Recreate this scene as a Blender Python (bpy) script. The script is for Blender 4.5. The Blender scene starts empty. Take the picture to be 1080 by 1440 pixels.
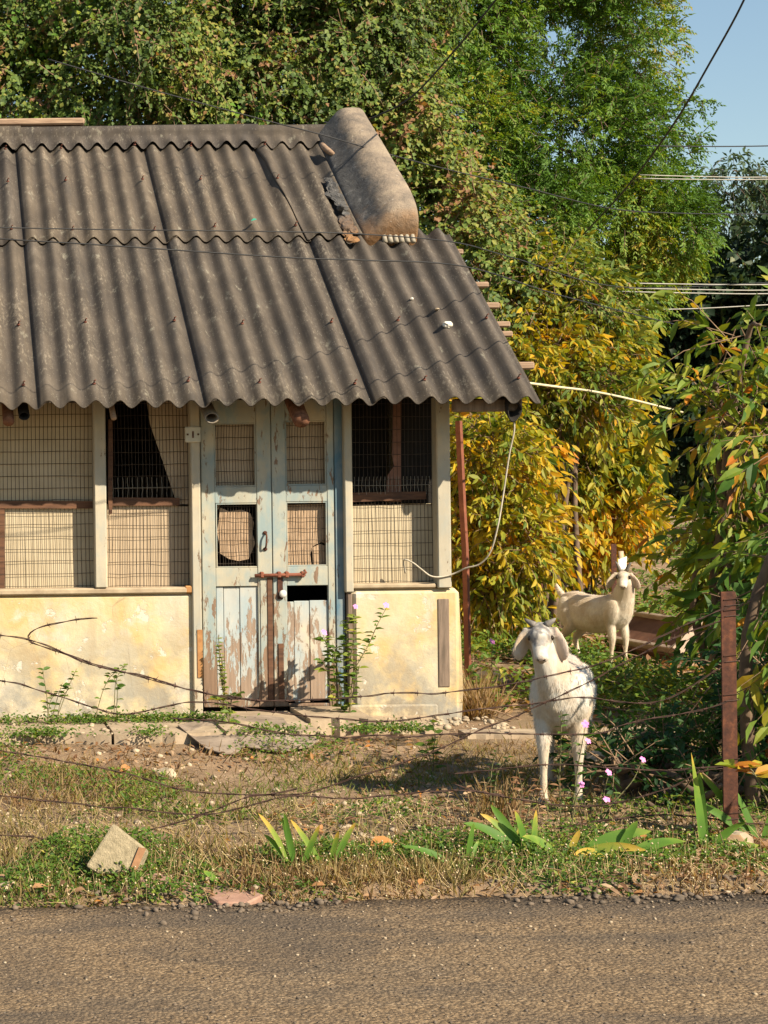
import bpy, math, random
import numpy as np
from mathutils import Vector, Matrix, Quaternion

# ------------------------------------------------------------------ camera, sky, sun, exposure
SC = bpy.context.scene
COL = SC.collection
F_PX, PX0, PY0, CAM_H, ROLL = 2440.0, -65.0, 700.0, 1.6, math.radians(0.7)
cam_data = bpy.data.cameras.new('camera')
cam_data.sensor_width = 36.0
cam_data.lens = 36.0 * F_PX / 1440.0
cam_data.shift_x = (540.0 - PX0) / 1440.0
cam_data.shift_y = (PY0 - 720.0) / 1440.0
cam_data.clip_start, cam_data.clip_end = 0.1, 2000.0
cam = bpy.data.objects.new('camera', cam_data)
cam.location = (0, 0, CAM_H)
cam.rotation_euler = (math.radians(90), ROLL, 0)
COL.objects.link(cam)
SC.camera = cam

SUN_EL, SUN_AZ = math.radians(37), math.radians(43)      # azimuth to the right of straight-behind-the-camera
SUN_DIR = Vector((math.sin(SUN_AZ) * math.cos(SUN_EL), -math.cos(SUN_AZ) * math.cos(SUN_EL), math.sin(SUN_EL)))
world = bpy.data.worlds.new('World')
SC.world = world
world.use_nodes = True
wn = world.node_tree
bg = wn.nodes['Background']
sky = wn.nodes.new('ShaderNodeTexSky')
sky.sky_type = 'NISHITA'
sky.sun_disc = False
sky.sun_elevation = SUN_EL
sky.sun_rotation = math.pi - SUN_AZ
sky.air_density, sky.dust_density, sky.ozone_density = 1.45, 0.1, 2.2
wn.links.new(sky.outputs[0], bg.inputs[0])
bg.inputs[1].default_value = 0.066
sun_data = bpy.data.lights.new('sun', 'SUN')
sun_data.energy = 5.0
sun_data.angle = math.radians(0.55)
sun_data.color = (1.0, 0.87, 0.68)
sun = bpy.data.objects.new('sun', sun_data)
sun.rotation_euler = SUN_DIR.to_track_quat('Z', 'Y').to_euler()
sun.location = (6, -8, 12)
COL.objects.link(sun)
SC.view_settings.view_transform = 'Standard'
SC.view_settings.look = 'None'
SC.view_settings.gamma = 1.0
SC.view_settings.use_curve_mapping = False
SC.view_settings.exposure = 1.05
SC.render.engine = 'CYCLES'
SC.cycles.max_bounces = 6
SC.cycles.transparent_max_bounces = 8
SC.cycles.use_denoising = True

# ------------------------------------------------------------------ helpers
CB, SB = math.cos(ROLL), math.sin(ROLL)
def P(px, py, y):
    """World point at depth y that the photograph shows at pixel (px, py)."""
    u, v = px - PX0, PY0 - py
    return Vector((y / F_PX * (u * CB + v * SB), y, CAM_H + y / F_PX * (-u * SB + v * CB)))

def tag(o, label=None, cat=None, group=None, kind=None):
    if label: o['label'] = label
    if cat: o['category'] = cat
    if group: o['group'] = group
    if kind: o['kind'] = kind
    return o

def thing(name, loc, label, cat, group=None):
    o = bpy.data.objects.new(name, None)
    o.location = loc
    o.empty_display_size = 0.1
    COL.objects.link(o)
    return tag(o, label, cat, group)

def root_of(o):
    v = Vector((0, 0, 0))
    while o is not None:
        v = v + o.location
        o = o.parent
    return v

class MB:
    """Collects shapes in world coordinates; build() links them as one mesh object."""
    def __init__(s):
        s.v, s.f, s.sm = [], [], []
    def add(s, verts, faces, smooth=False):
        b = len(s.v)
        s.v += [tuple(p) for p in verts]
        s.f += [tuple(b + i for i in f) for f in faces]
        s.sm += [smooth] * len(faces)
        return s
    def box(s, x0, x1, y0, y1, z0, z1, bev=0.0):
        if bev <= 0:
            vs = [(x, y, z) for z in (z0, z1) for y in (y0, y1) for x in (x0, x1)]
            return s.add(vs, [(0, 2, 3, 1), (4, 5, 7, 6), (0, 1, 5, 4), (2, 6, 7, 3), (0, 4, 6, 2), (1, 3, 7, 5)])
        c = Vector(((x0 + x1) / 2, (y0 + y1) / 2, (z0 + z1) / 2))
        h = ((x1 - x0) / 2, (y1 - y0) / 2, (z1 - z0) / 2)
        b = min(bev, min(h) * .9)
        idx, vs = {}, []
        for sx in (-1, 1):
            for sy in (-1, 1):
                for sz in (-1, 1):
                    for ax in range(3):
                        p = [sx * (h[0] - b), sy * (h[1] - b), sz * (h[2] - b)]
                        p[ax] = (sx, sy, sz)[ax] * h[ax]
                        idx[(sx, sy, sz, ax)] = len(vs)
                        vs.append((c.x + p[0], c.y + p[1], c.z + p[2]))
        fs = []
        S4 = [(-1, -1), (1, -1), (1, 1), (-1, 1)]
        for ax in range(3):
            o1, o2 = [a for a in range(3) if a != ax]
            for sg in (-1, 1):
                q = []
                for (a, bb) in S4:
                    k = [0, 0, 0]; k[ax] = sg; k[o1] = a; k[o2] = bb
                    q.append(idx[(*k, ax)])
                if (sg > 0) == (ax == 1): q.reverse()
                fs.append(tuple(q))
        for ax in range(3):      # edge strips along axis ax
            o1, o2 = [a for a in range(3) if a != ax]
            for a in (-1, 1):
                for bb in (-1, 1):
                    k0 = [0, 0, 0]; k0[o1] = a; k0[o2] = bb; k0[ax] = -1
                    k1 = list(k0); k1[ax] = 1
                    fs.append((idx[(*k0, o1)], idx[(*k1, o1)], idx[(*k1, o2)], idx[(*k0, o2)]))
        for sx in (-1, 1):
            for sy in (-1, 1):
                for sz in (-1, 1):
                    fs.append(tuple(idx[(sx, sy, sz, a)] for a in range(3)))
        return s.add(vs, fs)
    def tube(s, pts, rad, n=8, cap=True, smooth=True):
        pts = [Vector(p) for p in pts]
        if not hasattr(rad, '__len__'): rad = [rad] * len(pts)
        vs, fs = [], []
        ref = None
        for i, p in enumerate(pts):
            t = (pts[min(i + 1, len(pts) - 1)] - pts[max(i - 1, 0)])
            t = t.normalized() if t.length > 1e-9 else Vector((0, 0, 1))
            if ref is None:
                ref = Vector((0, 0, 1)) if abs(t.z) < .9 else Vector((1, 0, 0))
                a = t.cross(ref).normalized()
            else:
                a = (a - t * a.dot(t))
                a = a.normalized() if a.length > 1e-6 else t.orthogonal().normalized()
            b = t.cross(a)
            r = rad[i]
            ra, rb = (r, r) if not hasattr(r, '__len__') else r
            for k in range(n):
                g = 2 * math.pi * k / n
                vs.append(p + a * (math.cos(g) * ra) + b * (math.sin(g) * rb))
        for i in range(len(pts) - 1):
            for k in range(n):
                k2 = (k + 1) % n
                fs.append((i * n + k, i * n + k2, (i + 1) * n + k2, (i + 1) * n + k))
        if cap:
            fs.append(tuple(range(n - 1, -1, -1)))
            fs.append(tuple((len(pts) - 1) * n + k for k in range(n)))
        return s.add(vs, fs, smooth)
    def prism(s, poly, y0, y1):
        """poly: list of (x, z); extruded along y."""
        n = len(poly)
        ar = sum(poly[i][0] * poly[(i + 1) % n][1] - poly[(i + 1) % n][0] * poly[i][1] for i in range(n))
        if ar < 0: poly = poly[::-1]
        vs = [(x, y0, z) for x, z in poly] + [(x, y1, z) for x, z in poly]
        fs = [tuple(range(n)), tuple(range(2 * n - 1, n - 1, -1))]
        fs += [(i, i + n, (i + 1) % n + n, (i + 1) % n) for i in range(n)]
        return s.add(vs, fs)
    def ellipsoid(s, c, r, rot=None, nu=14, nv=9):
        vs, fs = [], []
        R = rot if rot is not None else Matrix.Identity(3)
        c = Vector(c)
        vs.append(c + R @ Vector((0, 0, r[2])))
        for j in range(1, nv):
            th = math.pi * j / nv
            for k in range(nu):
                ph = 2 * math.pi * k / nu
                vs.append(c + R @ Vector((r[0] * math.sin(th) * math.cos(ph), r[1] * math.sin(th) * math.sin(ph), r[2] * math.cos(th))))
        vs.append(c + R @ Vector((0, 0, -r[2])))
        for k in range(nu):
            fs.append((0, 1 + k, 1 + (k + 1) % nu))
            fs.append((len(vs) - 1, 1 + (nv - 2) * nu + (k + 1) % nu, 1 + (nv - 2) * nu + k))
        for j in range(nv - 2):
            for k in range(nu):
                a = 1 + j * nu
                fs.append((a + k, a + nu + k, a + nu + (k + 1) % nu, a + (k + 1) % nu))
        return s.add(vs, fs, True)
    def mesh(s, name, origin):
        me = bpy.data.meshes.new(name)
        o = Vector(origin)
        me.from_pydata([(p[0] - o.x, p[1] - o.y, p[2] - o.z) for p in s.v], [], s.f)
        me.polygons.foreach_set('use_smooth', s.sm)
        me.update()
        return me
    def build(s, name, mat, parent=None, origin=None, **kw):
        if origin is None:
            origin = root_of(parent) if parent is not None else (
                Vector((sum(p[0] for p in s.v) / len(s.v), sum(p[1] for p in s.v) / len(s.v), min(p[2] for p in s.v))))
        me = s.mesh(name, origin)
        me.materials.append(mat)
        ob = bpy.data.objects.new(name, me)
        COL.objects.link(ob)
        if parent is not None:
            ob.parent = parent
            ob.location = Vector(origin) - root_of(parent)
        else:
            ob.location = origin
        return tag(ob, **kw)

def mesh_np(name, V, polys, mat, parent=None, origin=(0, 0, 0), tint=None, smooth=False, **kw):
    """V (n,3) float; polys: list of int arrays (m,k). tint: per-vertex float attribute."""
    origin = np.array(root_of(parent) if parent is not None else origin, dtype=np.float32)
    V = np.asarray(V, dtype=np.float32) - origin
    me = bpy.data.meshes.new(name)
    me.vertices.add(len(V))
    me.vertices.foreach_set('co', V.ravel())
    idx = np.concatenate([p.ravel() for p in polys]).astype(np.int32)
    tot = np.concatenate([np.full(len(p), p.shape[1], np.int32) for p in polys])
    st = np.concatenate([[0], np.cumsum(tot)[:-1]]).astype(np.int32)
    me.loops.add(len(idx))
    me.loops.foreach_set('vertex_index', idx)
    me.polygons.add(len(tot))
    me.polygons.foreach_set('loop_start', st)
    me.polygons.foreach_set('loop_total', tot)
    if smooth: me.polygons.foreach_set('use_smooth', np.ones(len(tot), bool))
    if tint is not None:
        a = me.attributes.new('tint', 'FLOAT', 'POINT')
        a.data.foreach_set('value', np.asarray(tint, np.float32))
    me.update(calc_edges=True)
    me.materials.append(mat)
    ob = bpy.data.objects.new(name, me)
    COL.objects.link(ob)
    if parent is not None:
        ob.parent = parent
    else:
        ob.location = origin.tolist()
    return tag(ob, **kw)

def catmull(pts, per=6):
    pts = [Vector(p) for p in pts]
    if len(pts) < 3: return pts
    out = []
    Q = [pts[0] * 2 - pts[1]] + pts + [pts[-1] * 2 - pts[-2]]
    for i in range(1, len(Q) - 2):
        a, b, c, d = Q[i - 1], Q[i], Q[i + 1], Q[i + 2]
        for k in range(per):
            t = k / per
            out.append(.5 * ((2 * b) + (c - a) * t + (2 * a - 5 * b + 4 * c - d) * t * t + (3 * b - a - 3 * c + d) * t ** 3))
    out.append(pts[-1])
    return out

def _hash(ix, iy, iz):
    n = (ix * 374761393 + iy * 668265263 + iz * 1274126177) & 0xFFFFFFFF
    n = ((n ^ (n >> 13)) * 1274126177) & 0xFFFFFFFF
    return ((n ^ (n >> 16)) & 0xFFFF) / 65535.0
def vnoise(p):
    p = np.asarray(p, dtype=np.float64)
    i = np.floor(p).astype(np.int64); f = p - i
    f = f * f * (3 - 2 * f)
    r = 0
    for dx in (0, 1):
        for dy in (0, 1):
            for dz in (0, 1):
                w = (f[:, 0] if dx else 1 - f[:, 0]) * (f[:, 1] if dy else 1 - f[:, 1]) * (f[:, 2] if dz else 1 - f[:, 2])
                r = r + w * _hash(i[:, 0] + dx, i[:, 1] + dy, i[:, 2] + dz)
    return r
def fnoise(p, scale=1.0, octs=3):
    p = np.asarray(p, dtype=np.float64) * scale
    r, a, t = 0, 1.0, 0
    for o in range(octs):
        r = r + a * vnoise(p * 2 ** o + o * 17.3); t += a; a *= .5
    return r / t
def n2(x, y, scale, octs=3):
    return fnoise(np.stack([x, y, np.zeros_like(x)], 1), scale, octs)

def nrm(a):
    return a / np.maximum(np.linalg.norm(a, axis=1, keepdims=True), 1e-9)

# ------------------------------------------------------------------ materials
class NT:
    def __init__(s, name):
        s.m = bpy.data.materials.new(name); s.m.use_nodes = True
        s.t = s.m.node_tree; s.b = s.t.nodes['Principled BSDF']
        s.out = s.t.nodes['Material Output']
        s.b.inputs['Roughness'].default_value = .8
        s.b.inputs['Specular IOR Level'].default_value = .3
        s._pos = None
    def n(s, typ, **kw):
        nd = s.t.nodes.new(typ)
        for k, v in kw.items(): setattr(nd, k, v)
        return nd
    def L(s, a, b): s.t.links.new(a, b)
    def pos(s, scale=None):
        if s._pos is None: s._pos = s.n('ShaderNodeNewGeometry').outputs['Position']
        if scale is None: return s._pos
        mp = s.n('ShaderNodeMapping'); mp.inputs['Scale'].default_value = scale
        s.L(s._pos, mp.inputs['Vector']); return mp.outputs[0]
    def noise(s, scale, detail=4, rough=.55, stretch=None, dist=0.0):
        nd = s.n('ShaderNodeTexNoise')
        nd.inputs['Scale'].default_value = scale; nd.inputs['Detail'].default_value = detail
        nd.inputs['Roughness'].default_value = rough; nd.inputs['Distortion'].default_value = dist
        s.L(s.pos(stretch), nd.inputs['Vector']); return nd.outputs['Fac']
    def voro(s, scale, feature='F1', out='Distance', stretch=None):
        nd = s.n('ShaderNodeTexVoronoi', feature=feature)
        nd.inputs['Scale'].default_value = scale
        s.L(s.pos(stretch), nd.inputs['Vector']); return nd.outputs[out]
    def ramp(s, fac, stops, interp='LINEAR'):
        nd = s.n('ShaderNodeValToRGB'); cr = nd.color_ramp; cr.interpolation = interp
        while len(cr.elements) < len(stops): cr.elements.new(.5)
        for e, (p, c) in zip(cr.elements, stops):
            e.position = p
            e.color = (c, c, c, 1) if not hasattr(c, '__len__') else (*c[:3], 1)
        s.L(fac, nd.inputs[0]); return nd.outputs[0]
    def mix(s, fac, a, b, mode='MIX'):
        nd = s.n('ShaderNodeMix', data_type='RGBA', blend_type=mode)
        for k, v in ((0, fac), (6, a), (7, b)):
            if isinstance(v, bpy.types.NodeSocket): s.L(v, nd.inputs[k])
            elif k == 0: nd.inputs[0].default_value = v
            else: nd.inputs[k].default_value = (*v[:3], 1)
        return nd.outputs[2]
    def math(s, op, a, b=0.0):
        nd = s.n('ShaderNodeMath', operation=op)
        for k, v in ((0, a), (1, b)):
            if isinstance(v, bpy.types.NodeSocket): s.L(v, nd.inputs[k])
            else: nd.inputs[k].default_value = v
        return nd.outputs[0]
    def sep(s, vec=None):
        nd = s.n('ShaderNodeSeparateXYZ'); s.L(vec or s.pos(), nd.inputs[0]); return nd.outputs
    def base(s, c):
        if isinstance(c, bpy.types.NodeSocket): s.L(c, s.b.inputs['Base Color'])
        else: s.b.inputs['Base Color'].default_value = (*c[:3], 1)
        return s
    def bump(s, h, strength=.5, dist=.01):
        nd = s.n('ShaderNodeBump'); nd.inputs['Strength'].default_value = strength; nd.inputs['Distance'].default_value = dist
        s.L(h, nd.inputs['Height']); s.L(nd.outputs[0], s.b.inputs['Normal']); return s
    def rough(s, v):
        if isinstance(v, bpy.types.NodeSocket): s.L(v, s.b.inputs['Roughness'])
        else: s.b.inputs['Roughness'].default_value = v
        return s

def leaf_material(name, stops, source='attr', transl=.35, rough=.55, spec=.25):
    s = NT(name)
    if source == 'attr':
        a = s.n('ShaderNodeAttribute', attribute_name='tint'); fac = a.outputs['Fac']
    else:
        oi = s.n('ShaderNodeObjectInfo'); sp = s.n('ShaderNodeSeparateColor')
        s.L(oi.outputs['Color'], sp.inputs[0]); fac = sp.outputs[0]
    ns = s.noise(22, 2)
    fac2 = s.math('ADD', fac, s.math('MULTIPLY', s.math('SUBTRACT', ns, .5), .16))
    c = s.ramp(fac2, stops)
    s.base(c); s.rough(rough); s.b.inputs['Specular IOR Level'].default_value = spec
    tr = s.n('ShaderNodeBsdfTranslucent')
    tc = s.mix(1.0, c, (1.5, 1.35, .5), 'MULTIPLY')
    s.L(tc, tr.inputs[0])
    mx = s.n('ShaderNodeMixShader'); mx.inputs[0].default_value = transl
    s.L(s.b.outputs[0], mx.inputs[1]); s.L(tr.outputs[0], mx.inputs[2])
    s.L(mx.outputs[0], s.out.inputs[0])
    return s.m

def simple(name, c1, c2, scale=20, rough=.8, bump=.3, stretch=None, bd=.004):
    s = NT(name); nz = s.noise(scale, 5, .6, stretch)
    s.base(s.ramp(nz, [(.3, c1), (.7, c2)])); s.rough(rough)
    if bump: s.bump(s.noise(scale * 3, 4, .6, stretch), bump, bd)
    return s.m

M = {}
# asbestos-cement roof sheet
s = NT('roof_cement')
b0 = s.ramp(s.noise(3.2, 6, .6), [(.3, (.052, .042, .033)), (.55, (.092, .075, .058)), (.75, (.138, .114, .089))])
streak = s.math('ADD', s.math('MULTIPLY', s.noise(1, 4, .7, (60, 22, 22)), .62), s.math('MULTIPLY', s.noise(1.7, 4, .6), .38))
b1 = s.mix(s.ramp(streak, [(.55, 0.0), (.66, .6)]), b0, (.30, .26, .20))
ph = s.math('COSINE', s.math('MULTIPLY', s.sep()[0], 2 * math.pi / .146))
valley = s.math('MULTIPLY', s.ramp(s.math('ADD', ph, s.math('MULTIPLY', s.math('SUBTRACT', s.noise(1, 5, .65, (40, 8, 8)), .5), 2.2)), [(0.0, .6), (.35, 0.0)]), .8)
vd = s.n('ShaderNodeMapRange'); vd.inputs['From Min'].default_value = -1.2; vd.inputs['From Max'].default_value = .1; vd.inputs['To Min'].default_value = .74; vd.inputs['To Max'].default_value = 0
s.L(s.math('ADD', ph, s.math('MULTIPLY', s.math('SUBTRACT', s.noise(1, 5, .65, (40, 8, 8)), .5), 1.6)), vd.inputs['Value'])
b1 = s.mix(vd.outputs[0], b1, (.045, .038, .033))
dark = s.ramp(s.noise(1.0, 4, .6, (26, 2.2, 2.2)), [(.52, 0.0), (.72, .6)])
b2 = s.mix(dark, b1, (.055, .047, .04))
spk = s.ramp(s.noise(120, 3, .6), [(.66, 0.0), (.73, .7)])
oi = s.n('ShaderNodeObjectInfo')
tone = s.ramp(oi.outputs['Random'], [(0, (.80, .80, .82)), (.5, (1.0, .98, .94)), (1, (1.16, 1.10, 1.0))])
b2 = s.mix(1.0, b2, tone, 'MULTIPLY')
lich = s.ramp(s.noise(7, 7, .75, (1.6, .8, .8)), [(.60, 0.0), (.66, .45)])
b2 = s.mix(lich, b2, (.27, .25, .19))
blk = s.ramp(s.noise(1, 6, .7, (5, .9, .9), .4), [(.54, 0.0), (.66, .55)])
b2 = s.mix(blk, b2, (.045, .040, .036))
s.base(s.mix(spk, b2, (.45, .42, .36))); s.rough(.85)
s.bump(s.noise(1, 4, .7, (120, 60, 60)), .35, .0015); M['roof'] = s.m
# cement of the gable parapet
s = NT('parapet_cement')
z = s.sep()[2]
c0 = s.ramp(s.noise(5, 6, .65), [(.3, (.11, .095, .08)), (.5, (.24, .19, .14)), (.7, (.34, .27, .19))])
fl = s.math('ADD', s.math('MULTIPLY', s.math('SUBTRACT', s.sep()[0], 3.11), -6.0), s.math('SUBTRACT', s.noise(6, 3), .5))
c0 = s.mix(s.ramp(fl, [(.0, 0.0), (.4, .9)]), c0, s.ramp(s.noise(13, 6, .7), [(.35, (.034, .037, .04)), (.58, (.075, .077, .078)), (.74, (.20, .20, .19))]))  # left face darkened: weathered blue-grey stain with shade put into the colour
oc = s.math('MULTIPLY', s.ramp(s.math('ADD', s.noise(7, 4), s.math('MULTIPLY', z, -.9)), [(.0, 0.0), (1, 1.0)]), 1.0)
lo = s.ramp(s.math('SUBTRACT', s.math('ADD', 3.46, s.math('MULTIPLY', s.noise(8, 3), .35)), z), [(.0, 0.0), (.25, .9)])
s.base(s.mix(s.math('MULTIPLY', lo, s.ramp(s.sep()[0], [(0, 0), (1, 1)])), c0, (.27, .14, .055)))
s.base(s.mix(s.ramp(s.noise(40, 3), [(.68, 0.0), (.74, .5)]), s.b.inputs['Base Color'].links[0].from_socket, (.5, .48, .44)))
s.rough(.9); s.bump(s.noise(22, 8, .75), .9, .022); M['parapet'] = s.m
# lime plaster wall, cream with stains
s = NT('wall_plaster')
P3 = s.sep()
big = s.noise(2.6, 5, .6, (1, 1, .8), .6)
c0 = s.ramp(big, [(.30, (.48, .425, .32)), (.46, (.52, .435, .275)), (.60, (.51, .38, .185)), (.74, (.46, .29, .105))])
c1 = s.mix(s.ramp(s.noise(3.4, 5, .65, None, .4), [(.56, 0.0), (.68, .8)]), c0, (.54, .47, .37))
low = s.ramp(P3[2], [(.25, 1.0), (.95, .1)])
c2 = s.mix(s.math('MULTIPLY', s.ramp(s.noise(3.8, 5, .65), [(.42, 0.0), (.58, .85)]), low), c1, (.23, .225, .20))
c3 = s.mix(s.ramp(s.noise(8, 6, .7), [(.63, 0.0), (.72, .45)]), c2, (.30, .21, .12))
c4 = s.mix(s.math('MULTIPLY', s.ramp(s.noise(5, 6, .7), [(.5, 0.0), (.62, .8)]), s.ramp(P3[2], [(.22, 1.0), (.50, 0.0)])), c3, (.22, .18, .13))
drip = s.ramp(s.noise(1, 5, .7, (9, 9, .9), .2), [(.55, 0.0), (.68, .5)])
c4 = s.mix(drip, c4, (.36, .29, .19))
peel = s.ramp(s.noise(4.5, 7, .68), [(.60, 0.0), (.615, .8)])
c4 = s.mix(peel, c4, (.55, .50, .42))
crk = s.voro(3.1, 'DISTANCE_TO_EDGE')
s.base(s.mix(s.math('MULTIPLY', s.ramp(crk, [(.0, .55), (.006, 0.0)]), s.ramp(s.noise(2.2, 2), [(.5, 0.0), (.6, 1.0)])), c4, (.2, .14, .08)))
s.rough(.9); s.bump(s.math('SUBTRACT', s.noise(14, 7, .7), s.math('MULTIPLY', peel, .35)), .6, .010); M['plaster'] = s.m
# bare cement sill
M['sill'] = simple('sill_cement', (.25, .19, .125), (.42, .335, .225), 9, .9, .5)
M['sill2'] = simple('slab_cement', (.22, .165, .11), (.43, .335, .225), 5, .9, .6, bd=.01)
# interior panels
M['panel'] = simple('cream_panel', (.40, .325, .21), (.49, .41, .28), 4, .75, .15)
M['panel_ply'] = simple('plywood_panel', (.36, .27, .175), (.46, .36, .245), 1, .75, .15, (55, 3, 2.5))
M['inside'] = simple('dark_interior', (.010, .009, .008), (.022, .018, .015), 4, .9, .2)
M['brownwood'] = simple('brown_wood', (.06, .03, .018), (.15, .07, .035), 1, .75, .4, (5, 40, 40))
M['redboard'] = simple('reddish_board', (.15, .07, .045), (.30, .15, .1), 8, .8, .3)
M['rawwood'] = simple('weathered_wood', (.10, .075, .055), (.26, .19, .14), 1, .85, .5, (60, 40, 4))
M['logend'] = simple('log_end', (.07, .03, .018), (.22, .10, .055), 30, .9, .8)
M['lathwood'] = simple('pale_lath', (.17, .105, .068), (.36, .25, .165), 1, .8, .4, (6, 60, 60))
# painted wood: pale blue grey over older layers, chipped to brown timber
def painted(name, pale, blue, wood, chip, blueamt, lowchip):
    s = NT(name)
    z = s.sep()[2]
    c = s.ramp(s.noise(5, 5, .6, (2, 2, .8)), [(.3, pale), (.65, tuple(x * .82 for x in pale))])
    c = s.mix(s.ramp(s.noise(4.2, 5, .65, (1.6, 1.6, .8), .5), [(.5 - blueamt * .12, 0.0), (.62, blueamt)]), c, blue)
    c = s.mix(s.ramp(s.noise(3, 3, .6, (1, 1, 1)), [(.5, 0.0), (.7, .45)]), c, (.62, .47, .28))
    wd = s.ramp(s.noise(1, 5, .65, (70, 70, 3)), [(.3, tuple(x * .55 for x in wood)), (.7, wood)])
    lo = s.math('MULTIPLY', s.ramp(z, [(.15, 1.0), (1.0, 0.0)]), lowchip)
    chipf = s.math('ADD', s.noise(1, 8, .72, (22, 22, 6), .3), lo)
    cf = s.ramp(chipf, [(chip, 0.0), (chip + .03, 1.0)])
    s.base(s.mix(cf, c, wd)); s.rough(.72)
    h = s.math('SUBTRACT', s.math('MULTIPLY', s.noise(1, 5, .6, (60, 60, 5)), .4), s.math('MULTIPLY', cf, .6))
    s.bump(h, .55, .004)
    return s.m
M['paint'] = painted('chipped_pale_paint', (.38, .365, .29), (.20, .28, .30), (.24, .155, .10), .585, .75, .22)
M['paintpost'] = painted('pale_post_paint', (.42, .375, .285), (.28, .31, .29), (.2, .13, .08), .63, .45, .1)
M['paintblue'] = painted('blue_chipped_paint', (.17, .225, .245), (.07, .15, .21), (.09, .06, .04), .60, .9, .12)
M['doorpanel'] = painted('worn_door_panel', (.42, .43, .40), (.26, .345, .38), (.34, .245, .175), .575, .7, .19)
# metals
s = NT('rust')
c = s.ramp(s.noise(26, 5, .65), [(.3, (.032, .014, .010)), (.55, (.080, .030, .017)), (.74, (.17, .062, .026))])
s.base(c); s.rough(.85); s.bump(s.noise(90, 4, .7), .5, .003); M['rust'] = s.m
M['rustred'] = simple('red_oxide_iron', (.13, .042, .026), (.24, .085, .045), 12, .8, .4)
M['wire'] = simple('rusty_wire', (.022, .012, .009), (.065, .030, .019), 30, .75, 0)
M['meshwire'] = simple('mesh_wire', (.03, .022, .017), (.075, .055, .04), 18, .6, 0)
M['mesh_sunlit'] = simple('sunlit_mesh_wire', (.16, .14, .11), (.28, .25, .2), 18, .5, 0)  # pale copy of the mesh wire, sunlight put into its colour
M['boltmetal'] = simple('rusty_bolt', (.07, .022, .013), (.15, .05, .028), 60, .7, 0)
M['darkcable'] = simple('black_cable', (.015, .015, .016), (.03, .03, .03), 10, .6, 0)
M['palecable'] = simple('aluminium_line', (.30, .29, .25), (.42, .4, .35), 10, .5, 0)
M['cord'] = simple('white_cord', (.36, .32, .24), (.50, .45, .36), 20, .8, 0)
M['rope'] = simple('pale_rope', (.46, .40, .25), (.62, .55, .36), 40, .9, 0)
M['white'] = simple('white_enamel', (.5, .48, .44), (.6, .58, .54), 20, .5, 0)
M['switch'] = simple('old_plastic', (.42, .40, .32), (.52, .50, .42), 14, .5, 0)
M['ironpipe'] = simple('galvanised_pipe', (.12, .10, .08), (.22, .18, .13), 20, .5, 0)
M['cardboard'] = simple('torn_cardboard', (.30, .20, .12), (.45, .32, .21), 11, .9, .4)
# ground
s = NT('dry_earth')
c = s.ramp(s.noise(2.4, 6, .6), [(.3, (.17, .11, .062)), (.5, (.27, .18, .105)), (.7, (.38, .265, .16))])
c = s.mix(s.ramp(s.noise(1.1, 4, .6), [(.48, 0.0), (.62, .65)]), c, (.16, .115, .06))
c = s.mix(s.ramp(s.voro(55), [(.0, .5), (.3, 0.0)]), c, (.15, .12, .095))
c = s.mix(s.ramp(s.noise(60, 3, .6), [(.62, 0.0), (.7, .6)]), c, (.50, .40, .27))
s.base(c); s.rough(.95); s.bump(s.noise(30, 7, .75), .9, .02); M['earth'] = s.m
s = NT('worn_asphalt')
dust = s.ramp(s.noise(1, 5, .6, (.55, 1.6, 1), .4), [(.28, .25), (.52, 1.0)])
yy = s.sep()[1]
agg = s.voro(78, 'F1', 'Color')
sp = s.n('ShaderNodeSeparateColor'); s.L(agg, sp.inputs[0])
stone = s.ramp(sp.outputs[0], [(.0, (.07, .057, .046)), (.4, (.135, .108, .08)), (.75, (.19, .148, .1)), (1, (.28, .22, .155))])
dst = s.ramp(sp.outputs[1], [(.0, (.16, .11, .065)), (.6, (.26, .178, .10)), (1, (.34, .24, .14))])
c = s.mix(dust, stone, dst)
gap = s.ramp(s.voro(78), [(.42, 0.0), (.64, .6)])
hol = s.ramp(s.noise(30, 5, .75), [(.60, 0.0), (.66, .85)])
pat = s.ramp(s.noise(1, 4, .6, (.8, 1.8, 1), .8), [(.46, 0.0), (.62, .62)])
c = s.mix(s.math('MAXIMUM', s.math('MULTIPLY', gap, .75), hol), c, (.035, .028, .022))
c = s.mix(pat, c, (.075, .062, .05))
c = s.mix(s.ramp(s.noise(110, 1, .5), [(.72, 0.0), (.76, .6)]), c, (.5, .45, .36))
s.base(c); s.rough(.92); s.b.inputs['Specular IOR Level'].default_value = .15
s.bump(s.math('SUBTRACT', s.noise(30, 6, .75), s.math('MULTIPLY', s.voro(78), .5)), 1.0, .013); M['asphalt'] = s.m
M['gravel'] = simple('dark_gravel', (.06, .048, .036), (.20, .15, .105), 9, .9, .4)
M['stone'] = simple('pale_stone', (.26, .2, .13), (.44, .35, .24), 14, .9, .6)
M['brickstone'] = simple('block_stone', (.20, .165, .10), (.36, .295, .185), 45, .95, 1.0, bd=.008)
M['brickred'] = simple('broken_brick', (.27, .12, .045), (.40, .21, .08), 20, .9, .5)
M['orange_edge'] = simple('orange_weathered_edge', (.17, .085, .04), (.30, .16, .08), 20, .9, .5)
M['brickpink'] = simple('pink_brick', (.24, .135, .095), (.36, .22, .155), 18, .9, .5)
M['asbestos'] = simple('broken_sheet', (.15, .115, .085), (.33, .26, .195), 6, .9, .5)
M['bark'] = simple('bark', (.07, .047, .032), (.17, .115, .075), 12, .9, .6)
M['palebark'] = simple('pale_bark', (.18, .12, .08), (.33, .24, .16), 12, .9, .5)
M['drytwig'] = simple('dry_twig', (.12, .075, .045), (.26, .17, .1), 12, .9, 0)
M['straw'] = simple('straw', (.40, .29, .13), (.56, .43, .22), 30, .9, 0)
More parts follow.
